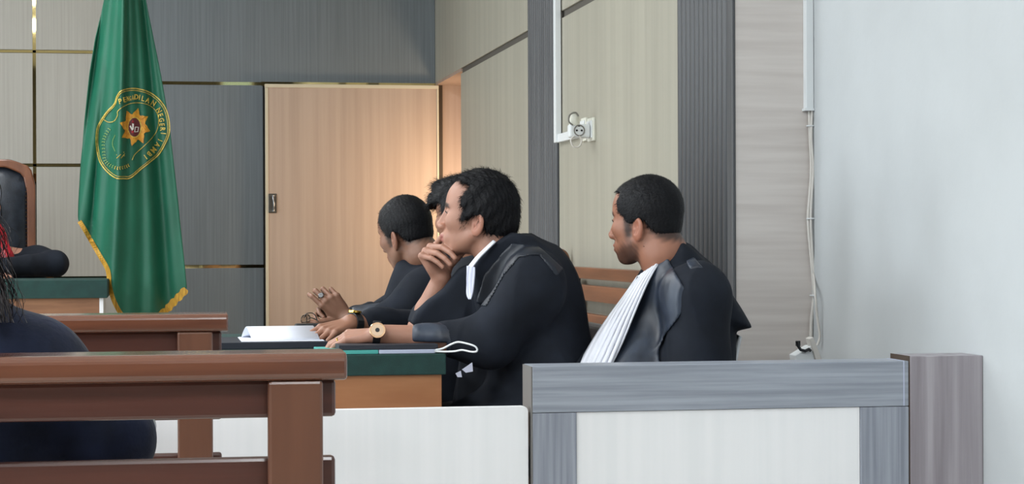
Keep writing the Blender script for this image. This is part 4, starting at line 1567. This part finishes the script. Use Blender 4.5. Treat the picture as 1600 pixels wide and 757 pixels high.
def face_dir(alpha, pitch=0.0):
    a, p_ = math.radians(alpha), math.radians(pitch)
    return (-math.cos(a) * math.cos(p_), math.sin(a) * math.cos(p_), -math.sin(p_))


HB = 0.0024

# ------------------------------------------------------------------ lawyer resting his chin on his hand
Y3 = 5.55
F3 = Frame(W(746, 338, Y3), axes(face_dir(23, -4), tilt=0), 0.0101)
p3 = thing('person', W(840, 640, Y3) * [1, 1, 0], 'seated person in black robe resting chin on raised hand, gold watch on the other wrist', 'person')
sk = head_prims(F3, nose=.95, full=1.04, earx=-.9)
head_n = len(sk)
nk = W(812, 425, Y3 + .02)
sk += [cone(F3, (-2.6, 0, -3.2), (-5.2, 0, -8.5), 5.4, 5.3, 1.5), wc(F3.w((-5.2, 0, -8.5)), nk, .053, .062, .02)]
shN, shF = W(828, 440, 5.37), W(800, 432, 5.75)
sk += [wc(shN, shF, .05, .05, .04), we(W(838, 520, Y3), (.10, .15, .20), .05), we(W(845, 640, Y3), (.10, .14, .16), .05)]
elN = W(748, 535, 5.41)
wrN = W(590, 523, 5.42)
wrN[2] = max(wrN[2], tz + .045)
sk += [wc(shN, elN, .048, .042, .02), wc(elN, wrN, .042, .0265, .02)]
elF = W(660, 514, 5.66)
wrF = W(690, 436, 5.60)
sk += [wc(shF, elF, .045, .042, .02), wc(elF, elF + (wrF - elF) * .35, .038, .039, .01), wc(elF + (wrF - elF) * .35, wrF, .039, .0265, .01)]
# left hand lying on the table
H = wframe(wrN, W(512, 529, 5.47), (0.1, -.35, 1))
hp_, ends3 = hand_prims(H, side=-1, curl=(28, 24, 22, 20), curl2=(30, 26, 24, 22), thumb=((.72, .62, -.35), (.9, .2, -.4)), spread=3, size=1.02)
# frame y axis: thumb must be on the side away from the camera
sk += hp_
# right hand, fist loosely closed under the lips
HD = wframe(wrF, W(670, 392, 5.60), (-.55, .8, .1))
hd_, _ = hand_prims(HD, side=1, curl=(66, 104, 112, 116), curl2=(36, 26, 24, 22), thumb=((.35, .45, -.8), (-.3, .2, -.9)), spread=6, size=1.04)
sk += hd_
body3 = sdf_obj('body', sk, HB, M['skin'], p3, color=skin_color(F3, (168, 124, 104), HAIRPOLY_A, stub=.3, beard=.0, hands=list(sk[:head_n]) + [cone(F3, (-2.6, 0, -3.2), (-5.2, 0, -8.5), 5.4, 5.3, 1.5)]))
eyes(F3, p3)
sdf_obj('hair', hair_prims(F3, HAIRPOLY_A, t=1.3, amp=.22, clump=.18, extra=[ell(F3, (-7.0, 0, -.5), (4.6, 5.6, 6.2), 1.2)]), .0028, M['hair'], p3)
strands('hair_strands', bpy.data.objects['hair'], F3, 9000, .022, p3, M['hair'], lift=.22, seed=3, wave=.1)
rb = [wc(W(800, 400, 5.55), W(838, 440, 5.55), .050, .075, .03),
      wc(W(838, 432, 5.38), W(815, 432, 5.74), .075, .07, .04),
      we(W(838, 480, 5.56), (.13, .19, .17), .06), we(W(846, 560, 5.56), (.135, .20, .17), .06), we(W(850, 640, 5.56), (.16, .22, .20), .08),
      we(W(856, 720, 5.56), (.19, .24, .22), .08), we(W(780, 700, 5.56), (.20, .23, .15), .08),
      wc(W(832, 455, 5.36), W(762, 532, 5.40), .078, .066, .05), wc(W(765, 535, 5.40), W(655, 527, 5.41), .060, .030, .03),
      wc(W(765, 535, 5.40), W(700, 530, 5.41), .062, .045, .03),
      view_prism([(783, 374), (800, 366), (832, 368), (862, 396), (884, 440), (880, 480), (800, 500), (748, 490), (738, 424), (749, 404), (767, 385)], 5.56, .112, .02, rnd=.015),
      wc(W(800, 450, 5.72), W(715, 490, 5.66), .085, .075, .05), wc(W(715, 492, 5.66), W(672, 505, 5.66), .070, .052, .03),
      wc(W(735, 430, 5.68), W(690, 490, 5.66), .040, .055, .04),
      view_prism([(640, 503), (646, 486), (664, 466), (690, 448), (716, 418), (740, 408), (770, 440), (750, 520), (655, 520)], 5.62, .085, .02, rnd=.03),
      custom(lambda P: wf_cut3(P), 'i', .01), folds(.005, 15, 1.0)]
tabletop_cut = lambda P: np.where((P[:, 0] < tx1 + .01) & (P[:, 1] > ty0 - .01) & (P[:, 2] < tz + .03), (tz + .026) - P[:, 2], -.05)


def wf_cut3(P):
    # sleeves rest on the table; the cuff ends and the raised forearm stay bare
    d = (tz + .026 - P[:, 2])
    inside = smax(P[:, 0] - (tx1 + .012), ty0 - .01 - P[:, 1], .001)          # <0 inside the table area
    slab_ = np.maximum(np.maximum(inside, -d), -(P[:, 2] - .70))               # <0 in the solid to remove
    cuff = W(626, 530, 5.39)[0] - P[:, 0]
    return smax(-slab_, cuff, .004)


robe3 = rb
sdf_obj('robe', rb, .0055, M['robe'], p3)
# satin cuff of the near sleeve
cuffr = [wc(W(765, 535, 5.40), W(655, 527, 5.41), .0645, .0345), custom(lambda P: wf_cut3(P), 'i', .004),
         custom(lambda P: np.maximum(P[:, 0] - W(703, 530, 5.38)[0] + .25 * (P[:, 2] - tz - .05), W(625, 530, 5.39)[0] - P[:, 0]), 'i', .002), folds(.002, 24, 5.0)]
sdf_obj('sleeve_cuff', cuffr, .004, M['satin'], p3)
# satin facing over the shoulder
fac = [q for q in rb[:-2]]
fac = [custom(lambda P, pr=rb[:-2] + [folds(.005, 15, 1.0)]: run(pr, P) - .003, 'u', 0, W(830, 450, 5.4), .5)]
fac.append(view_prism([(782, 398), (800, 380), (842, 385), (880, 420), (868, 432), (842, 398), (812, 402), (788, 430), (760, 480), (742, 475), (756, 430)], 5.38, .13, op='i', rnd=.002, shift=0))
sdf_obj('satin_facing', fac, .0045, M['satin_dark'], p3)
# white shirt collar edge and hanging band
cpts = [(772, 377), (760, 388), (748, 400), (738, 412)]
strip_cloth('white_collar', [(771, 376), (757, 389), (744, 402), (731, 418)], [(774.5, 378), (761.5, 391), (749, 404), (738, 419)], M['white_cloth'], p3,
            lambda t: 5.462 - .008 * t, lambda t: 5.448 - .008 * t, rows=16, cols=4, pleat=.0005)
strip_cloth('white_neck_band', [(730, 416), (729, 430), (729, 450), (730, 462), (733, 468)], [(742, 418), (742, 430), (740, 450), (738, 462), (736, 468)], M['grey_white'], p3,
            lambda t: 5.448 - .03 * t, lambda t: 5.436 - .03 * t, rows=24, cols=8, pleat=.0015, npl=2)
# light shirt tips showing low in the robe
for pl in (((722, 578), (738, 567), (739, 581), (728, 583)), ((712, 584), (720, 580), (722, 590), (715, 590))):
    prism('shirt_tip', [W(a, b_, 5.318) for a, b_ in pl], (0, .004, 0), M['grey_white'], p3)
# watch
wd_ = norm(wrN - elN)
wp = W(588, 524, 5.415)
ax_ = np.stack([wd_, norm(np.cross([0, 0, 1], wd_)), norm(np.cross(wd_, np.cross([0, 0, 1], wd_)))], 1)
fr = Frame(wp + np.array([0, 0, .004]), ax_, 1.0)
n = 20
v, f = [], []
for i in range(n):
    a = 2 * math.pi * i / n
    for w_, r_ in ((-.010, .031), (.010, .031), (.010, .0335), (-.010, .0335)):
        v.append(fr.w((w_, math.cos(a) * r_, math.sin(a) * r_)))
for i in range(n):
    j = (i + 1) % n
    for k in range(4):
        l = (k + 1) % 4
        f.append((4 * i + k, 4 * i + l, 4 * j + l, 4 * j + k))
watch = mesh_obj('watch_strap', v, f, M['strap'], p3)
# case faces the camera and a little upwards
vn = norm(-np.array([W(588, 524, 5.4)[0], 5.4, 0]) + np.array([0, 0, 1.6]))
cc = fr.o + norm(vn - wd_ * (vn @ wd_)) * .034


def disc_n(name, c, nrm, r, th, m, parent, nn=24):
    nrm = norm(nrm)
    a = norm(np.cross(nrm, [.1, .2, .97]))
    b = np.cross(nrm, a)
    pl = [c + a * r * math.cos(t) + b * r * math.sin(t) for t in np.linspace(0, 2 * math.pi, nn, endpoint=False)]
    return prism(name, pl, nrm * th, m, parent, bevel=min(.001, th / 3))


disc_n('watch_case', cc - vn * .004, vn, .0215, .009, M['watch_gold'], watch)
disc_n('watch_dial', cc + vn * .0052, vn, .0165, .0006, M['watch_dial'], watch)
disc_n('sub_dial', cc + vn * .0059, vn, .006, .0004, M['strap'], watch, 12)
# ring on the finger
ra, rb_ = ends3[2]
rc = H.w(ra + (rb_ - ra) * .45)
rd = norm(H.R @ (rb_ - ra))
u_ = norm(np.cross(rd, [0, 0, 1]))
v_ = np.cross(rd, u_)
tube('ring', [rc + u_ * .0098 * math.cos(t) + v_ * .0098 * math.sin(t) for t in np.linspace(0, 2 * math.pi, 18, endpoint=False)], .0018, M['yellow_gold'], p3, seg=6, closed=True)
legs(W(870, 700, 5.56), (-1, 0, 0), p3)

# ------------------------------------------------------------------ lawyer at the far end, looking away
Y1 = 6.62
F1 = Frame(W(634, 364, Y1), axes(face_dir(52, 14), tilt=-6), 0.0100)
p1 = thing('person', W(690, 600, Y1) * [1, 1, 0], 'black-robed person at the table far end, head turned away, hands clasped', 'person')
sk = head_prims(F1, nose=.9)
nk = W(672, 432, Y1 + .02)
shN, shF = W(668, 462, Y1 - .20), W(655, 450, Y1 + .17)
sk += [cone(F1, (-2.8, 0, -3.0), (-5.0, 0, -8.5), 5.4, 5.3, 1.5), wc(F1.w((-5.0, 0, -8.5)), nk, .053, .06, .02),
       wc(shN, shF, .05, .05, .04), we(W(690, 520, Y1), (.10, .15, .2), .05), we(W(700, 610, Y1), (.10, .14, .16), .05)]
elN = W(618, 497, Y1 - .18)
wrN = W(541, 499, Y1 - .12)
sk += [wc(shN, elN, .046, .04, .02), wc(elN, wrN, .040, .027, .02)]
elF = W(600, 490, Y1 + .22)
wrF = W(538, 497, Y1 - .00)
sk += [wc(shF, elF, .046, .04, .02), wc(elF, wrF, .040, .027, .02)]
H = wframe(wrN, W(512, 466, Y1 - .13), (-.15, -1, .25))
h1, ends1 = hand_prims(H, side=1, curl=(20, 32, 40, 45), curl2=(55, 60, 62, 60), thumb=((.5, .75, .2), (.75, .5, -.2)), spread=3, size=.98)
sk += h1
H2 = wframe(wrF, W(503, 478, Y1 - .05), (-.2, 1, .5))
h2, _ = hand_prims(H2, side=-1, curl=(26, 30, 36, 40), curl2=(50, 50, 52, 52), thumb=((.6, .7, -.1), (.8, .4, -.3)), spread=5, size=.9)
sk += h2
sdf_obj('body', sk, HB, M['skin'], p1, color=skin_color(F1, (138, 99, 79), HAIRPOLY_C, stub=.8))
eyes(F1, p1)
h_ = sdf_obj('hair', hair_prims(F1, HAIRPOLY_C, t=.5, amp=.05), .0028, M['hair'], p1)
strands('hair_strands', h_, F1, 7000, .010, p1, M['hair'], lift=.35, seed=4)
rb1 = [wc(W(668, 404, Y1 + .02), W(680, 440, Y1), .052, .08, .03), wc(W(672, 455, Y1 - .19), W(662, 445, Y1 + .18), .075, .07, .05),
       we(W(688, 490, Y1), (.13, .19, .17), .06), we(W(700, 560, Y1), (.14, .2, .18), .06), we(W(706, 640, Y1), (.18, .22, .2), .06),
       wc(W(660, 462, Y1 - .19), W(618, 494, Y1 - .18), .068, .055, .05), wc(W(618, 495, Y1 - .18), W(560, 497, Y1 - .14), .048, .036, .03),
       wc(W(655, 455, Y1 + .17), W(604, 488, Y1 + .2), .062, .050, .05), wc(W(604, 490, Y1 + .2), W(556, 494, Y1 + .04), .045, .034, .03),
       wc(W(640, 425, Y1 - .02), W(622, 470, Y1 - .04), .045, .05, .05),
       custom(lambda P: np.maximum(W(549, 497, Y1 - .12)[0] - P[:, 0], -np.maximum(P[:, 0] - (tx1 + .012), P[:, 2] - tz - .002)), 'i', .004), folds(.005, 15, 2.0)]
sdf_obj('robe', rb1, .006, M['robe'], p1)
cuff1 = [wc(W(618, 495, Y1 - .18), W(560, 497, Y1 - .14), .051, .039),
         custom(lambda P: np.maximum(P[:, 0] - W(596, 497, Y1 - .16)[0], W(548, 497, Y1 - .12)[0] - P[:, 0]), 'i', .002), custom(lambda P: tz + .002 - P[:, 2], 'i', .002)]
sdf_obj('sleeve_cuff', cuff1, .005, M['satin'], p1)
tube('button', [W(630, 457, Y1 - .13), W(630, 462, Y1 - .13)], .004, M['steel'], p1)
ra, rb_ = ends1[1]
rc = H.w(ra + (rb_ - ra) * .5)
rd = norm(H.R @ (rb_ - ra))
u_ = norm(np.cross(rd, [0, 0, 1]))
v_ = np.cross(rd, u_)
rg1 = tube('stone_ring', [rc + u_ * .0098 * math.cos(t) + v_ * .0098 * math.sin(t) for t in np.linspace(0, 2 * math.pi, 16, endpoint=False)], .002, M['steel'], p1, seg=6, closed=True)
disc_n('black_stone', rc + np.array([-.001, -.010, .002]), (-.2, -1, .3), .0085, .005, M['stone'], rg1, 16)
legs(W(715, 700, Y1), (-1, 0, 0), p1)

# ------------------------------------------------------------------ lawyer in the middle, mostly hidden
Y2 = 6.10
F2 = Frame(W(727, 340, Y2), axes(face_dir(52, 2), tilt=0), 0.0101)
p2 = thing('person', W(775, 640, Y2) * [1, 1, 0], 'seated person with wavy black hair mostly hidden behind the robed person resting chin', 'person')
sk = head_prims(F2, nose=.6)
nk = W(768, 430, Y2 + .02)
shN, shF = W(775, 455, Y2 - .19), W(765, 450, Y2 + .17)
sk += [cone(F2, (-2.8, 0, -3.0), (-5.0, 0, -8.5), 5.4, 5.3, 1.5), wc(F2.w((-5.0, 0, -8.5)), nk, .053, .06, .02),
       wc(shN, shF, .05, .05, .04), we(W(785, 520, Y2), (.10, .15, .2), .05), we(W(795, 610, Y2), (.10, .14, .16), .05)]
elN = W(660, 518, Y2 - .14)
wrN = W(548, 506, Y2 - .30)
sk += [wc(shN, elN, .046, .04, .02), wc(elN, wrN, .040, .027, .02)]
H = wframe(wrN, W(500, 520, Y2 - .36), (0.05, -.3, 1))
h1, ends2 = hand_prims(H, side=-1, curl=(20, 22, 24, 26), curl2=(24, 26, 26, 26), thumb=((.72, .62, -.35), (.9, .2, -.4)), spread=5, size=1.0)
sk += h1
elF = W(700, 500, Y2 + .2)
sk += [wc(shF, elF, .046, .04, .02), wc(elF, W(640, 505, Y2 + .12), .04, .03, .02)]
sdf_obj('body', sk, HB, M['skin'], p2, color=skin_color(F2, (150, 106, 84), HAIRPOLY_D, stub=.5))
eyes(F2, p2)
h_ = sdf_obj('hair', hair_prims(F2, HAIRPOLY_D, t=1.2, amp=.15, freq=.8, clump=.45, cut=.4, extra=[ell(F2, (5.6, .0, 8.6), (5.0, 6.4, 3.8), 1.2), ell(F2, (8.0, 3.0, 5.2), (2.6, 4.4, 3.2), .8)]),
        .003, M['hair'], p2)
strands('hair_strands', h_, F2, 7000, .026, p2, M['hair'], lift=.5, seed=5, wave=.5)
rb2 = [wc(W(765, 412, Y2), W(778, 440, Y2), .055, .08, .03), wc(W(775, 452, Y2 - .18), W(766, 448, Y2 + .18), .075, .07, .05),
       we(W(785, 490, Y2), (.13, .19, .17), .06), we(W(795, 560, Y2), (.14, .2, .18), .06), we(W(800, 640, Y2), (.18, .22, .2), .06),
       wc(W(770, 462, Y2 - .18), W(670, 508, Y2 - .13), .072, .060, .05), wc(W(670, 510, Y2 - .13), W(575, 503, Y2 - .27), .052, .036, .03),
       wc(W(755, 460, Y2 + .17), W(700, 492, Y2 + .2), .07, .055, .05), wc(W(740, 430, Y2 + .02), W(700, 405, Y2 + .03), .05, .03, .05),
       custom(lambda P: np.maximum(W(562, 505, Y2 - .28)[0] - P[:, 0], -np.maximum(P[:, 0] - (tx1 + .012), P[:, 2] - tz - .002)), 'i', .004), folds(.005, 15, 4.0)]
sdf_obj('robe', rb2, .006, M['robe'], p2)
# watch of the middle person
wd2 = norm(wrN - elN)
fr = Frame(wrN - wd2 * .012, np.stack([wd2, norm(np.cross([0, 0, 1], wd2)), norm(np.cross(wd2, np.cross([0, 0, 1], wd2)))], 1), 1.0)
v = []
f = []
for i in range(n):
    a = 2 * math.pi * i / n
    for w_, r_ in ((-.012, .0285), (.012, .0285), (.012, .032), (-.012, .032)):
        v.append(fr.w((w_, math.cos(a) * r_, math.sin(a) * r_)))
for i in range(n):
    j = (i + 1) % n
    for k in range(4):
        l = (k + 1) % 4
        f.append((4 * i + k, 4 * i + l, 4 * j + l, 4 * j + k))
ws2 = mesh_obj('watch_strap', v, f, M['strap'], p2)
disc_n('watch_case', fr.w((0, .0, .031)), fr.R[:, 2], .019, .007, M['yellow_gold'], ws2)
legs(W(810, 700, Y2), (-1, 0, 0), p2)

# ------------------------------------------------------------------ lawyer at the right, behind the railing
Y4 = 5.35
F4 = Frame(W(1009, 346, Y4), axes(face_dir(40, 3), tilt=0), 0.0101)
p4 = thing('person', W(1030, 640, Y4) * [1, 1, 0], 'seated person in black robe with white pleated neck cloth, trimmed beard, behind the grey railing', 'person')
sk = head_prims(F4, nose=.8, full=1.08, jaw=1.02)
nk = W(1050, 435, Y4 + .02)
shN, shF = W(1085, 462, Y4 - .19), W(1045, 450, Y4 + .18)
sk += [cone(F4, (-2.4, 0, -3.4), (-4.6, 0, -9.0), 6.2, 6.2, 1.5), wc(F4.w((-4.6, 0, -9.0)), nk, .062, .068, .02),
       wc(shN, shF, .055, .05, .04), we(W(1045, 540, Y4), (.13, .16, .2), .05), we(W(1020, 640, Y4), (.14, .16, .16), .05)]
elN = W(1085, 610, Y4 - .22)
wrN = W(980, 650, Y4 - .14)
elF = W(1050, 610, Y4 + .22)
wrF = W(960, 650, Y4 + .10)
sk += [wc(shN, elN, .048, .042, .02), wc(elN, wrN, .042, .028, .02), wc(shF, elF, .048, .042, .02), wc(elF, wrF, .042, .028, .02)]
for wr_, tgt, sd in ((wrN, W(935, 655, Y4 - .08), -1), (wrF, W(920, 655, Y4 + .04), 1)):
    h1, _ = hand_prims(wframe(wr_, tgt, (0, -.1, 1)), side=sd, size=.9)
    sk += h1
sdf_obj('body', sk, HB, M['skin'], p4, color=skin_color(F4, (158, 110, 88), HAIRPOLY_B, stub=.85, beard=.72, tache=.6))
eyes(F4, p4)
h_ = sdf_obj('hair', hair_prims(F4, HAIRPOLY_B, t=.7, amp=.05), .0028, M['hair'], p4)
strands('hair_strands', h_, F4, 8000, .011, p4, M['hair'], lift=.3, seed=6)
rb4 = [wc(W(1066, 400, Y4), W(1066, 450, Y4), .035, .085, .03), wc(W(1088, 462, Y4 - .18), W(1062, 452, Y4 + .18), .080, .075, .05),
       wc(W(1050, 460, Y4), W(1006, 600, Y4), .11, .165, .05), we(W(1000, 640, Y4), (.2, .22, .2), .06), we(W(1005, 710, Y4), (.21, .23, .2), .06),
       wc(W(1075, 480, Y4), W(1062, 600, Y4), .10, .13, .05),
       wc(W(1090, 465, Y4 - .20), W(1092, 600, Y4 - .22), .078, .082, .05), wc(W(1092, 605, Y4 - .22), W(1000, 648, Y4 - .15), .07, .06, .03),
       wc(W(1050, 460, Y4 + .19), W(1050, 600, Y4 + .22), .07, .075, .05), wc(W(1050, 605, Y4 + .22), W(985, 648, Y4 + .12), .07, .06, .03),
       view_prism([(1066, 380), (1076, 384), (1100, 408), (1130, 446), (1153, 480), (1172, 509), (1158, 511), (1147, 514), (1146, 600), (1080, 600), (1020, 520), (1012, 470), (1016, 436), (1030, 413), (1050, 394)],
                  Y4, .13, .012, rnd=.05),
       custom(lambda P: (YF2 + .006) - P[:, 1], 'i', .01), folds(.0045, 15, 6.0)]
sdf_obj('robe', rb4, .0055, M['robe'], p4)
fac = [custom(lambda P, pr=rb4: run(pr, P) - .006, 'u', 0, W(1040, 490, 5.2), .5),
       view_prism([(1043, 402), (1052, 420), (1066, 445), (1078, 452), (1062, 490), (1040, 520), (1030, 545), (1032, 600), (945, 600), (975, 530), (1003, 460), (1024, 416)],
                  Y4 - .11, .14, op='i', rnd=.002)]
sdf_obj('satin_facing', fac, .0045, M['satin'], p4)
fac = [custom(lambda P, pr=rb4: run(pr, P) - .005, 'u', 0, W(1090, 430, 5.2), .3),
       view_prism([(1072, 408), (1084, 402), (1120, 440), (1105, 442), (1086, 434)], Y4 - .11, .14, op='i', rnd=.002)]
sdf_obj('satin_yoke', fac, .0045, M['satin'], p4)
strip_cloth('pleated_neck_cloth', [(996, 432), (975, 462), (950, 496), (926, 532), (904, 570), (880, 610)],
            [(1030, 410), (1014, 438), (993, 486), (975, 530), (957, 570), (940, 610)], M['white_cloth'], p4,
            lambda t: Y4 + .01 - .02 * t, lambda t: Y4 - .085 - .09 * t, rows=60, cols=36, pleat=.006, npl=6, bulge=.02, kpow=.8)
strip_cloth('white_collar', [(996, 432), (1008, 424), (1022, 408), (1036, 392)], [(1002, 438), (1016, 434), (1030, 414), (1040, 396)], M['white_cloth'], p4,
            lambda t: Y4 - .05 + .0 * t, lambda t: Y4 - .055, rows=16, cols=4, pleat=.0005)
legs(W(1040, 700, Y4), (-1, 0, 0), p4)
# white plastic armchair edge behind him
ch4 = mini_chair((W(1060, 600, Y4)[0], Y4), (-1, 0), 'white plastic chair just showing behind the back of the robed person at right', M['white_plastic'], M['white_plastic'], seat_z=.43, back_top=.70)
strip_cloth('back_wing', [(1142, 566), (1143, 545), (1149, 530), (1153, 524)], [(1149, 568), (1153, 548), (1156, 532), (1157, 526)], M['white_plastic'], ch4,
            lambda t: Y4 - .02, lambda t: Y4 - .06, rows=14, cols=4, pleat=0, solid=.008)
mini_chair((W(870, 600, Y3)[0], Y3), (-1, 0), 'dark chair under the robed person resting chin on hand', M['leather'], M['steel'])
mini_chair((W(810, 600, Y2)[0], Y2), (-1, 0), 'dark chair under the mostly hidden person with wavy hair', M['leather'], M['steel'])
mini_chair((W(715, 600, Y1)[0], Y1), (-1, 0), 'dark chair under the robed person at the far end of the table', M['leather'], M['steel'])

# ------------------------------------------------------------------ judge at the left edge
YJ = 11.45
F5 = Frame(W(-24, 318, YJ), axes((0.05, -1, -.05)), 0.0100)
p5 = thing('person', W(0, 600, YJ) * [1, 1, 0] + [0, 0, .15], 'seated judge in black robe and bright red neck cloth at the left edge', 'person')
sk = head_prims(F5)
shL, shR = W(58, 404, YJ), W(-80, 404, YJ)
sk += [cone(F5, (-2.0, 0, -4.0), (-2.5, 0, -12), 5.4, 5.6, 1.5), wc(shL, shR, .055, .055, .04), we(W(-10, 440, YJ), (.17, .10, .2), .05), we(W(-10, 520, YJ), (.16, .11, .2), .05)]
for s, sh in ((1, shL), (-1, shR)):
    el = sh + np.array([.10 * s, -.10, -.24])
    wr_ = sh + np.array([-.24 * s, -.30, -.25])
    wr_[2] = jz + .045
    el[2] = jz + .06
    sk += [wc(sh, el, .047, .04, .02), wc(el, wr_, .04, .027, .02)]
    h1, _ = hand_prims(wframe(wr_, wr_ + np.array([-.05 * s, -.08, -.01]), (0, 0, 1)), side=-s, size=.9)
    sk += h1
sdf_obj('body', sk, .0045, M['skin'], p5, color=skin_color(F5, (176, 128, 106), HAIRPOLY_B, stub=.5))
eyes(F5, p5)
sdf_obj('hair', hair_prims(F5, HAIRPOLY_B, t=.9, amp=.15), .005, M['hair'], p5)
jr = [wc(W(60, 416, YJ), W(-84, 416, YJ), .075, .075, .05), we(W(-10, 460, YJ), (.22, .13, .22), .06), we(W(-10, 540, YJ), (.22, .14, .25), .06)]
for s, sh in ((1, shL), (-1, shR)):
    el = sh + np.array([.10 * s, -.10, 0])
    el[2] = jz + .075
    wr_ = sh + np.array([-.16 * s, -.26, 0])
    wr_[2] = jz + .06
    jr += [wc(sh, el, .075, .07, .05), wc(el, wr_, .065, .05, .03)]
jr += [custom(lambda P: np.where(P[:, 1] < 11.16, jz + .004 - P[:, 2], -.05), 'i', .002), folds(.006, 12, 9.0)]
sdf_obj('robe', jr, .008, M['robe'], p5)
fac = [custom(lambda P, pr=jr: run(pr, P) - .012, 'u', 0, W(0, 400, YJ - .1), .4),
       view_prism([(-34, 352), (24, 352), (30, 366), (24, 392), (12, 416), (-4, 425), (-24, 412), (-36, 380)], YJ - .12, .16, op='i', rnd=.002)]
sdf_obj('red_neck_cloth', [wc(W(-12, 366, YJ - .07), W(6, 404, YJ - .15), .062, .055, .03), wc(W(-12, 366, YJ - .07), W(-30, 400, YJ - .14), .06, .05, .03), folds(.004, 34, 2.0)], .005, M['red_satin'], p5)
legs((W(0, 600, YJ)[0], YJ + .12), (0, -1, 0), p5, floor=.15, up=.62)

# ------------------------------------------------------------------ onlooker on the nearest bench
YV = 2.86
F6 = Frame(W(-128, 300, YV + .04), axes((-.1, 1, -.05)), 0.0098)
p6 = thing('person', W(-30, 700, YV) * [1, 1, 0], 'onlooker in navy top with long dark hair, sitting on the nearest bench, back turned', 'person')
shR, shL = W(52, 575, YV), W(-262, 575, YV)
elR = W(186, 690, YV - .01)
wrR = W(120, 770, YV + .22)
elL = W(-400, 690, YV)
wrL = W(-300, 770, YV + .22)
sk = head_prims(F6) + [cone(F6, (-2.0, 0, -4.0), (-2.5, 0, -13), 5.2, 5.4, 1.5), wc(F6.w((-2.5, 0, -13)), W(-105, 560, YV), .05, .06, .02),
                       wc(shR, shL, .05, .05, .04), we(W(-105, 660, YV), (.13, .08, .2), .05),
                       we(W(-105, 820, YV), (.13, .09, .2), .05), wc(shR, elR, .042, .036, .02), wc(elR, wrR, .036, .026, .02), wc(shL, elL, .042, .036, .02),
                       wc(elL, wrL, .036, .026, .02)]
for wr_, s in ((wrR, 1), (wrL, -1)):
    h1, _ = hand_prims(wframe(wr_, wr_ + np.array([-.05 * s, .08, -.01]), (0, 0, 1)), side=s, size=.85)
    sk += h1
sdf_obj('body', sk, .004, M['skin'], p6, color=skin_color(F6, (186, 140, 116), HAIRPOLY_B, stub=.3))
nv = [wc(W(40, 592, YV), W(-250, 592, YV), .070, .070, .05), we(W(-105, 680, YV), (.17, .11, .22), .06), we(W(-105, 850, YV), (.17, .12, .22), .06),
      wc(W(46, 600, YV), W(168, 692, YV), .068, .056, .05), wc(W(172, 688, YV), W(135, 765, YV + .16), .056, .045, .03),
      wc(W(-260, 582, YV), W(-385, 690, YV), .068, .055, .05), wc(W(-385, 690, YV), W(-310, 765, YV + .16), .052, .045, .03),
      wc(W(-70, 560, YV), W(50, 590, YV), .035, .055, .05), custom(lambda P: 2.705 - P[:, 1], 'i', .006), folds(.004, 14, 12.0)]
sdf_obj('navy_top', nv, .006, M['navy'], p6)
hr = hair_prims(F6, [(5, 3), (4, -4), (3, -12), (0, -24), (-16, -24), (-16, 16), (14, 16), (14, 9), (7, 8)], t=1.4, amp=.2, clump=.3, freq=.7, side=1.2,
                extra=[ell(F6, (-3, 0, -8), (6.4, 8.6, 12), 3), ell(F6, (-4, -3.5, -17), (4.5, 7.0, 8), 3), ell(F6, (-4, 3.5, -16), (4.5, 6.0, 8), 3)])
h_ = sdf_obj('long_hair', hr, .006, M['hair_brown'], p6)
rs = np.random.default_rng(8)
V_, F_ = [], []
for i in range(420):
    y0 = rs.uniform(235, 420)
    x0 = -52 + (y0 - 235) * .20 + rs.uniform(-12, 10)
    ln = rs.uniform(60, 200)
    dx = rs.uniform(0, 62) * rs.uniform(.3, 1)
    ph = rs.uniform(0, 6)
    w = rs.uniform(.0004, .0008)
    k0 = len(V_)
    for k in range(10):
        t = k / 9
        q = W(x0 + dx * math.sin(t * 2.0) + 5 * math.sin(t * 6 + ph), min(y0 + ln * t, 505), YV - .05 + .05 * math.sin(t * 3 + ph))
        V_ += [q - _r0 * w * (1.1 - t * .6), q + _r0 * w * (1.1 - t * .6)]
    F_ += [(k0 + 2 * k, k0 + 2 * k + 1, k0 + 2 * k + 3, k0 + 2 * k + 2) for k in range(9)]
so = mesh_obj('loose_strands', V_, F_, M['hair_brown'], p6)
so['kind'] = 'stuff'
# bracelet on the forearm, just showing past the sleeve
q = W(231, 671, YV + .06)
tube('bracelet', [q + np.array([.008 * math.cos(t), .02 * math.sin(t), .012 * math.sin(t + .4)]) for t in np.linspace(0, 2 * math.pi, 16, endpoint=False)], .004, M['steel'], p6, seg=6, closed=True)
legs((W(-105, 700, YV)[0], YV - .02), (0, 1, 0), p6)
